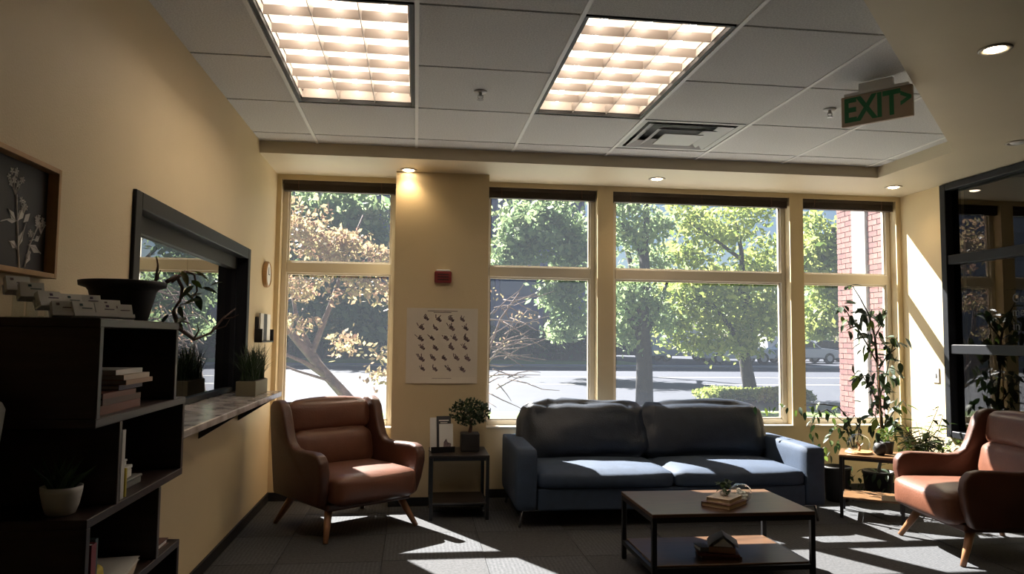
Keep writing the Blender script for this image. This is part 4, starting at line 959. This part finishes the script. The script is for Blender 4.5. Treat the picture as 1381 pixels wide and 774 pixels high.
# brick wing of the building, seen through the corner window
WXB = 6.0
bwing = thing('brick_wing', 'sunlit red brick wall with white strip outside the corner window', 'wall', (WXB, 8.0, G0))
MB().bb(.012, .6, -2.1, 1.905, 0, 4.6).build('core', 'mortar', bwing)
MB().bb(-.03, .012, 1.19, 1.50, 0, 4.6).build('white_strip', 'white_strip', bwing, bevel=.006)
bl_ = [MB().bb(0, .012, -.099, .099, .0, .064).mesh('brick', k) for k in ('brick_red', 'brick_dark')]
rest = MB(); nb = 0; rnd = random.Random(4)
for r_ in range(61):
    z = .01+r_*.0745; y = 1.905-.1045+(.105 if r_ % 2 else 0)
    while y > -2.1:
        for lo, hi in ((1.502, 1.905), (-2.1, 1.188)):
            a0, a1 = max(y-.099, lo), min(y+.099, hi)
            if a1-a0 < .02: continue
            if a1 > .45 and 4 <= r_ <= 44 and nb < 300:
                if a1-a0 > .19: inst(bl_[rnd.random() < .35], 'brick', bwing, (-rnd.uniform(0, .004), y, z))
                else: MB().bb(0, .012, -(a1-a0)/2, (a1-a0)/2, 0, .064).build('brick', ('brick_red', 'brick_dark')[rnd.random() < .35], bwing, loc=(-rnd.uniform(0, .004), (a0+a1)/2, z))
                nb += 1
            else: rest.bb(0, .012, a0, a1, z, z+.064)
        y -= .209
tag(rest.build('brick_courses', 'brick_red', bwing), kind='stuff')

# office building across the street
ob = thing('office_building', 'dark violet glazed office block across the street behind the trees', 'building', (-14, 52, G0))
MB().bb(-32, 26, 0, 14, 0, 22).build('wall', 'office_wall', ob)
pm = MB().bb(-1.35, 1.35, -.05, .0, 0, 2.3).mesh('window_pane', 'office_pane'); fl = MB().bb(-29, 29, -.12, 0, -.25, 0).mesh('floor_band', 'office_wall')
for r_ in range(6):
    for k in range(18): inst(pm, 'window_pane', ob, (-30+3.1*k+1.6, 0, 1.0+3.4*r_))
for k in range(19): MB().bb(-30+3.1*k-.12, -30+3.1*k+.12, -.35, 0, 0, 21.5).build('pilaster', 'office_wall', ob)
def hedge(label, x0, x1, y0, y1, h, n, s_, m, seed, name='hedge'):
    rnd = random.Random(seed); t = thing(name, label, 'hedge' if name == 'hedge' else 'shrub', ((x0+x1)/2, (y0+y1)/2, G0)); mb = MB(); a, b = (x1-x0)/2, (y1-y0)/2
    for k in range(n):
        x, y = rnd.uniform(-a, a), rnd.uniform(-b, b); hh = h*(.75+.25*noise.noise(Vector((x*.8+seed, y, 0)))+.0)*(1-.35*(abs(x)/a)**6)
        z = hh*math.sqrt(rnd.random()); leafquad(mb, Vector((x, y, z)), s_*rnd.uniform(.7, 1.3), rnd)
    tag(mb.build('foliage', m, t), kind='stuff')
    MB().bb(-a*.9, a*.9, -b*.4, b*.4, 0, h*.35).build('stems', 'stem_dark', t)
hedge('dark green hedge in front of the violet office block', 2, 12.5, 45.5, 47.5, 2.6, 3500, .22, 'leaf_dark', 1)
hedge('lower dark hedge under the green tree across the street', -14, 0, 46, 48, 2.2, 3500, .22, 'leaf_dark', 2)
hedge('yellow green shrub on the lawn under the yellow leaved tree', 6.5, 8.9, 15.6, 16.9, .32, 4200, .07, 'leaf_yellow', 3, 'lawn_shrub')

def tree(name, label, base, limbs, blobs, ls, m, bark, seed, cat='tree', twigs=0):
    t = thing(name, label, cat, base); B_ = Vector(base); rnd = random.Random(seed)
    for i, (pts, r0, r1) in enumerate(limbs):
        n = len(pts); MB().tube([Vector(p)-B_ for p in pts], [r0+(r1-r0)*k/(n-1) for k in range(n)], 10).build('trunk' if i == 0 else 'branch', bark, t, smooth=True)
    mb = MB()
    for (c, rad, n) in blobs:
        c = Vector(c)-B_
        # clustered sprays rather than even fog
        cl_ = [c + Vector((rnd.gauss(0, .5)*rad[0], rnd.gauss(0, .5)*rad[1], rnd.gauss(0, .5)*rad[2])) for _ in range(max(6, n//42))]
        for k in range(n):
            q = rnd.choice(cl_); sg = .14*min(rad)+ls*1.2
            leafquad(mb, q+Vector((rnd.gauss(0, sg*1.4), rnd.gauss(0, sg*1.4), rnd.gauss(0, sg*.7))), ls*rnd.uniform(.6, 1.3), rnd)
    tag(mb.build('foliage', m, t), kind='stuff'); return t
def PP(l): return [PY(*q) for q in l]
def blob(u, v, y, ru, rv, n, ry=None):
    k = y/FPX; return (PY(u, v, y), (ru*k, ry if ry else (ru+rv)/2*k, rv*k), n)
# reddish leaning tree, close to the first window
b1 = PZ(503, 572, G0)
y = b1.y
tree('red_leaf_tree', 'leaning tree with reddish autumn leaves outside the armchair window', tuple(b1),
     [(PP([(503, 572, y), (470, 538, y), (440, 505, y), (415, 475, y), (392, 448, y), (372, 420, y)]), .10, .05), (PP([(436, 500, y), (418, 470, y+.3), (400, 430, y+.4), (392, 380, y+.5)]), .07, .02),
      (PP([(440, 508, y), (410, 488, y-.3), (385, 478, y-.5)]), .05, .02), (PP([(420, 478, y), (450, 400, y+.6), (470, 340, y+.9), (490, 290, y+1)]), .05, .015), (PP([(470, 538, y), (440, 512, y-.2), (400, 500, y-.4), (380, 492, y-.5)]), .03, .012), (PP([(450, 400, y+.6), (490, 380, y+.6), (525, 370, y+.5)]), .03, .01)],
     [blob(420, 320, y+.5, 34, 28, 900), blob(465, 330, y+.8, 30, 22, 700), blob(410, 385, y+.2, 25, 20, 360), blob(470, 375, y+.5, 32, 18, 420), blob(508, 345, y+.6, 20, 22, 330), blob(405, 440, y-.2, 12, 14, 110), blob(465, 470, y+.4, 14, 18, 160), blob(515, 395, y+.5, 16, 16, 140), blob(395, 290, y+.6, 14, 20, 220), blob(510, 500, y-.2, 16, 30, 120)],
     .055, 'leaf_red', 'bark_pale', 1)
# green tree behind it, across the street
tree('street_tree', 'large blue green tree across the street behind the reddish tree', (-5.2, 40, G0),
     [([(-5.2, 40, G0), (-5.1, 40, 3), (-4.8, 40, 7)], .35, .15), ([(-5.1, 40, 3), (-7, 40, 6), (-8, 40.5, 8)], .15, .05), ([(-5, 40, 3.5), (-3, 39.5, 6.5)], .14, .05)],
     [blob(425, 290, 40, 40, 50, 2600), blob(470, 300, 39, 40, 45, 2200), blob(430, 380, 39, 40, 40, 1700), blob(480, 420, 39, 35, 35, 1500), blob(500, 350, 40, 25, 30, 900), blob(440, 440, 40, 40, 20, 900)],
     .26, 'leaf_green', 'bark', 2)
# bare branched shrub at the edge of the second window
b2 = PZ(640, 566, G0)
y = b2.y; rnd = random.Random(15)
limbs = [(PP([(640, 566, y), (648, 520, y), (660, 470, y), (675, 430, y), (700, 395, y)]), .035, .012)]
for k in range(46):
    u0, v0 = rnd.uniform(645, 690), rnd.uniform(400, 530); a = rnd.uniform(-.9, .75); l = rnd.uniform(25, 75)
    pts = [(u0, v0, y+rnd.uniform(-.4, .4))]
    for s_ in range(3):
        a += rnd.uniform(-.35, .35); u0 += l/3*math.cos(a); v0 -= l/3*math.sin(a); pts.append((u0, v0, y+rnd.uniform(-.4, .4)))
    limbs.append((PP(pts), .012, .004))
tree('bare_shrub', 'bare pinkish twiggy shrub outside the window beside the column', tuple(b2), limbs, [blob(700, 440, y, 30, 40, 60)], .035, 'leaf_red', 'bark_pale', 16, 'shrub')
# trees for the second and third windows
b3 = (8.6, 27, G0)
tree('hanging_tree', 'light green tree with drooping sprays beyond the bare shrub', b3, [([(8.6, 27, G0), (8.4, 27, 2.6), (7.6, 27, 5.5)], .2, .08), ([(8.4, 27, 2.4), (5.8, 26.8, 5.2)], .1, .03), ([(8.5, 27, 2), (6.4, 26.8, 3.0)], .06, .02)],
     [blob(735, 300, 26.5, 36, 26, 2000), blob(700, 320, 26.5, 26, 26, 1300), blob(770, 340, 26.5, 24, 30, 1300), blob(758, 395, 26.5, 22, 26, 900), blob(770, 430, 26.5, 16, 18, 420), blob(690, 350, 26.5, 22, 12, 500), blob(755, 450, 26.3, 10, 8, 130)], .15, 'leaf_green', 'bark', 3)
b4 = PZ(869, 546, G0); y = b4.y
tree('dark_trunk_tree', 'thick straight trunked tree with dark green crown by the near kerb', tuple(b4),
     [(PP([(869, 546, y), (869, 500, y), (868, 460, y), (866, 430, y), (870, 380, y), (868, 330, y)]), .19, .10), (PP([(867, 460, y), (850, 430, y), (835, 395, y+.3)]), .09, .04), (PP([(868, 455, y), (885, 420, y+.2), (900, 380, y+.4)]), .08, .03), (PP([(868, 345, y), (850, 320, y), (838, 300, y)]), .07, .03), (PP([(868, 345, y), (872, 300, y), (870, 265, y)]), .08, .05)],
     [blob(850, 400, y, 24, 30, 1500), blob(845, 440, y+.3, 20, 22, 800), blob(885, 420, y+.3, 18, 25, 600), blob(850, 320, y, 22, 26, 800), blob(845, 285, y, 20, 20, 600), blob(885, 300, y+.3, 20, 22, 500), blob(880, 350, y+.5, 18, 24, 500)], .075, 'leaf_green', 'bark', 4)
b5 = PZ(1014, 536, G0); y = b5.y
tree('yellow_leaf_tree', 'spreading yellow green tree with leaning trunk on the lawn', tuple(b5),
     [(PP([(1014, 536, y), (1008, 505, y), (1003, 475, y), (1010, 440, y), (1005, 400, y), (990, 375, y)]), .17, .09), (PP([(1004, 480, y), (985, 440, y-.3), (960, 410, y-.5), (930, 395, y-.6)]), .08, .03), (PP([(1008, 440, y), (1030, 410, y+.3), (1050, 380, y+.4)]), .07, .03), (PP([(1003, 400, y), (1000, 340, y), (992, 300, y)]), .08, .03), (PP([(1000, 350, y), (960, 320, y-.3), (930, 300, y-.4)]), .05, .02)],
     [blob(930, 400, y-.4, 40, 24, 1500), blob(900, 430, y-.5, 28, 18, 800), blob(970, 430, y-.2, 34, 28, 1300), blob(990, 380, y, 36, 28, 1100), blob(930, 340, y-.3, 34, 28, 900), blob(985, 310, y, 38, 28, 900), blob(1030, 420, y+.2, 24, 36, 1200), blob(1025, 350, y+.3, 22, 26, 600), blob(950, 462, y-.6, 36, 12, 600), blob(1000, 470, y-.3, 24, 16, 500), blob(925, 290, y, 30, 16, 420), blob(1010, 280, y, 30, 14, 380)], .085, 'leaf_yellow', 'bark', 5)
# tree in the corner window
b6 = (15.2, 24, G0)
tree('corner_tree', 'yellow green tree seen beside the brick wing through the corner window', b6, [([(15.2, 24, G0), (15.0, 24, 2.5), (14.4, 24, 5.2)], .2, .08), ([(15, 24, 2.2), (13.6, 24, 3.4)], .08, .03), ([(15, 24, 2.6), (16.3, 24.3, 4.4)], .07, .03)],
     [blob(1100, 345, 24, 22, 24, 1300), blob(1125, 390, 24, 24, 26, 1400), blob(1100, 430, 24, 18, 24, 900), blob(1130, 330, 24, 16, 22, 800), blob(1120, 440, 24, 20, 14, 500), blob(1095, 300, 24, 12, 10, 200)], .13, 'leaf_yellow', 'bark', 6)
# far backdrop trees beyond the car park
far = [(13, 72, 8.5, '', 'dark far tree past the car park behind the thick trunk'), (26, 88, 10, '', 'far tree past the car park behind the yellow leaved tree'), (37, 72, 8, '', 'far tree past the car park beside the yellow trunk'), (51, 88, 10, '', 'far tree past the car park behind the corner tree'), (61, 72, 8, '', 'far low tree past the car park next to the brick wing')]
for k, (x, y, h, nm, lb) in enumerate(far):
    tree('far_tree', lb, (x, y, G0), [([(x, y, G0), (x, y, h*.5)], .3, .15)], [((x, y, h*.55), (4.2, 2.4, h*.26), 2200), ((x-2.5, y, h*.4), (2.6, 2.4, h*.2), 1100), ((x+2.5, y, h*.4), (2.6, 2.4, h*.2), 1100)], .42, 'leaf_green', 'bark', 30+k)

# cars
def car(label, loc, rz, body, van=False, cat='car'):
    t = thing('car' if not van else 'van', label, cat, loc, rz)
    if van:
        low = [(-2.4, .35), (2.4, .35), (2.45, .8), (2.2, 1.15), (1.7, 1.9), (1.4, 2.1), (-2.35, 2.15), (-2.45, 1.9)]
        MB().prism(low, -.95, .95, axis='y').build('body', body, t, bevel=.08)
        win = [[(1.15, 1.25), (1.95, 1.25), (1.6, 1.85), (1.15, 1.85)]]
    else:
        MB().prism([(-2.2, .32), (2.15, .32), (2.25, .6), (2.1, .82), (1.1, .95), (-1.7, .98), (-2.2, .85)], -.88, .88, axis='y').build('body', body, t, bevel=.06)
        MB().prism([(-1.65, .95), (1.05, .93), (.35, 1.42), (-1.0, 1.45)], -.74, .74, axis='y').build('cabin', body, t, bevel=.05)
        win = [[(-1.35, 1.0), (-.35, 1.0), (-.35, 1.36), (-.95, 1.37)], [(-.25, 1.0), (.78, 1.0), (.28, 1.34), (-.25, 1.36)]]
    for w in win:
        for s_ in (-1, 1): yy = s_*(.955 if van else .745); MB().prism(w, yy-.005, yy+.005, axis='y').build('side_window', 'car_glass', t)
    for x in (-1.4, 1.4):
        for s_ in (-1, 1):
            Tw = Matrix.Translation((x, s_*.80, .33)) @ Matrix.Rotation(PI/2, 4, 'X')
            wl_ = MB().lathe([(.33, -.11), (.33, .11)], 18, T=Tw).build('wheel', 'tyre', t)
            MB().lathe([(.19, -.115), (.19, .115)], 14, T=Tw).build('hub', 'metal_grey', wl_)
Gc = G0-.01
q = PZ(920, 487, Gc); car('white pickup sized van parked across the street behind the thick trunk', (q.x, q.y, Gc), .05, 'car_white', True, 'van')
q = PZ(972, 489, Gc); car('white car parked across the street beside the yellow leaved tree', (q.x, q.y-2, Gc), .05, 'car_white')
q = PZ(843, 486, Gc); car('dark car parked across the street next to the thick trunk', (q.x+.6, q.y+2, Gc), .1, 'car_dark')
q = PZ(1098, 488, Gc); car('dark car parked across the street seen through the corner window', (q.x+1.5, q.y+1, Gc), .05, 'car_dark')
q = PZ(1120, 486, Gc); car('white van parked across the street beside the brick wing', (q.x, q.y+6, Gc), .05, 'car_white', True, 'van')
q = PZ(1040, 487, Gc); car('silver car parked across the street right of the yellow trunk', (q.x, q.y-4, Gc), .05, 'car_silver')
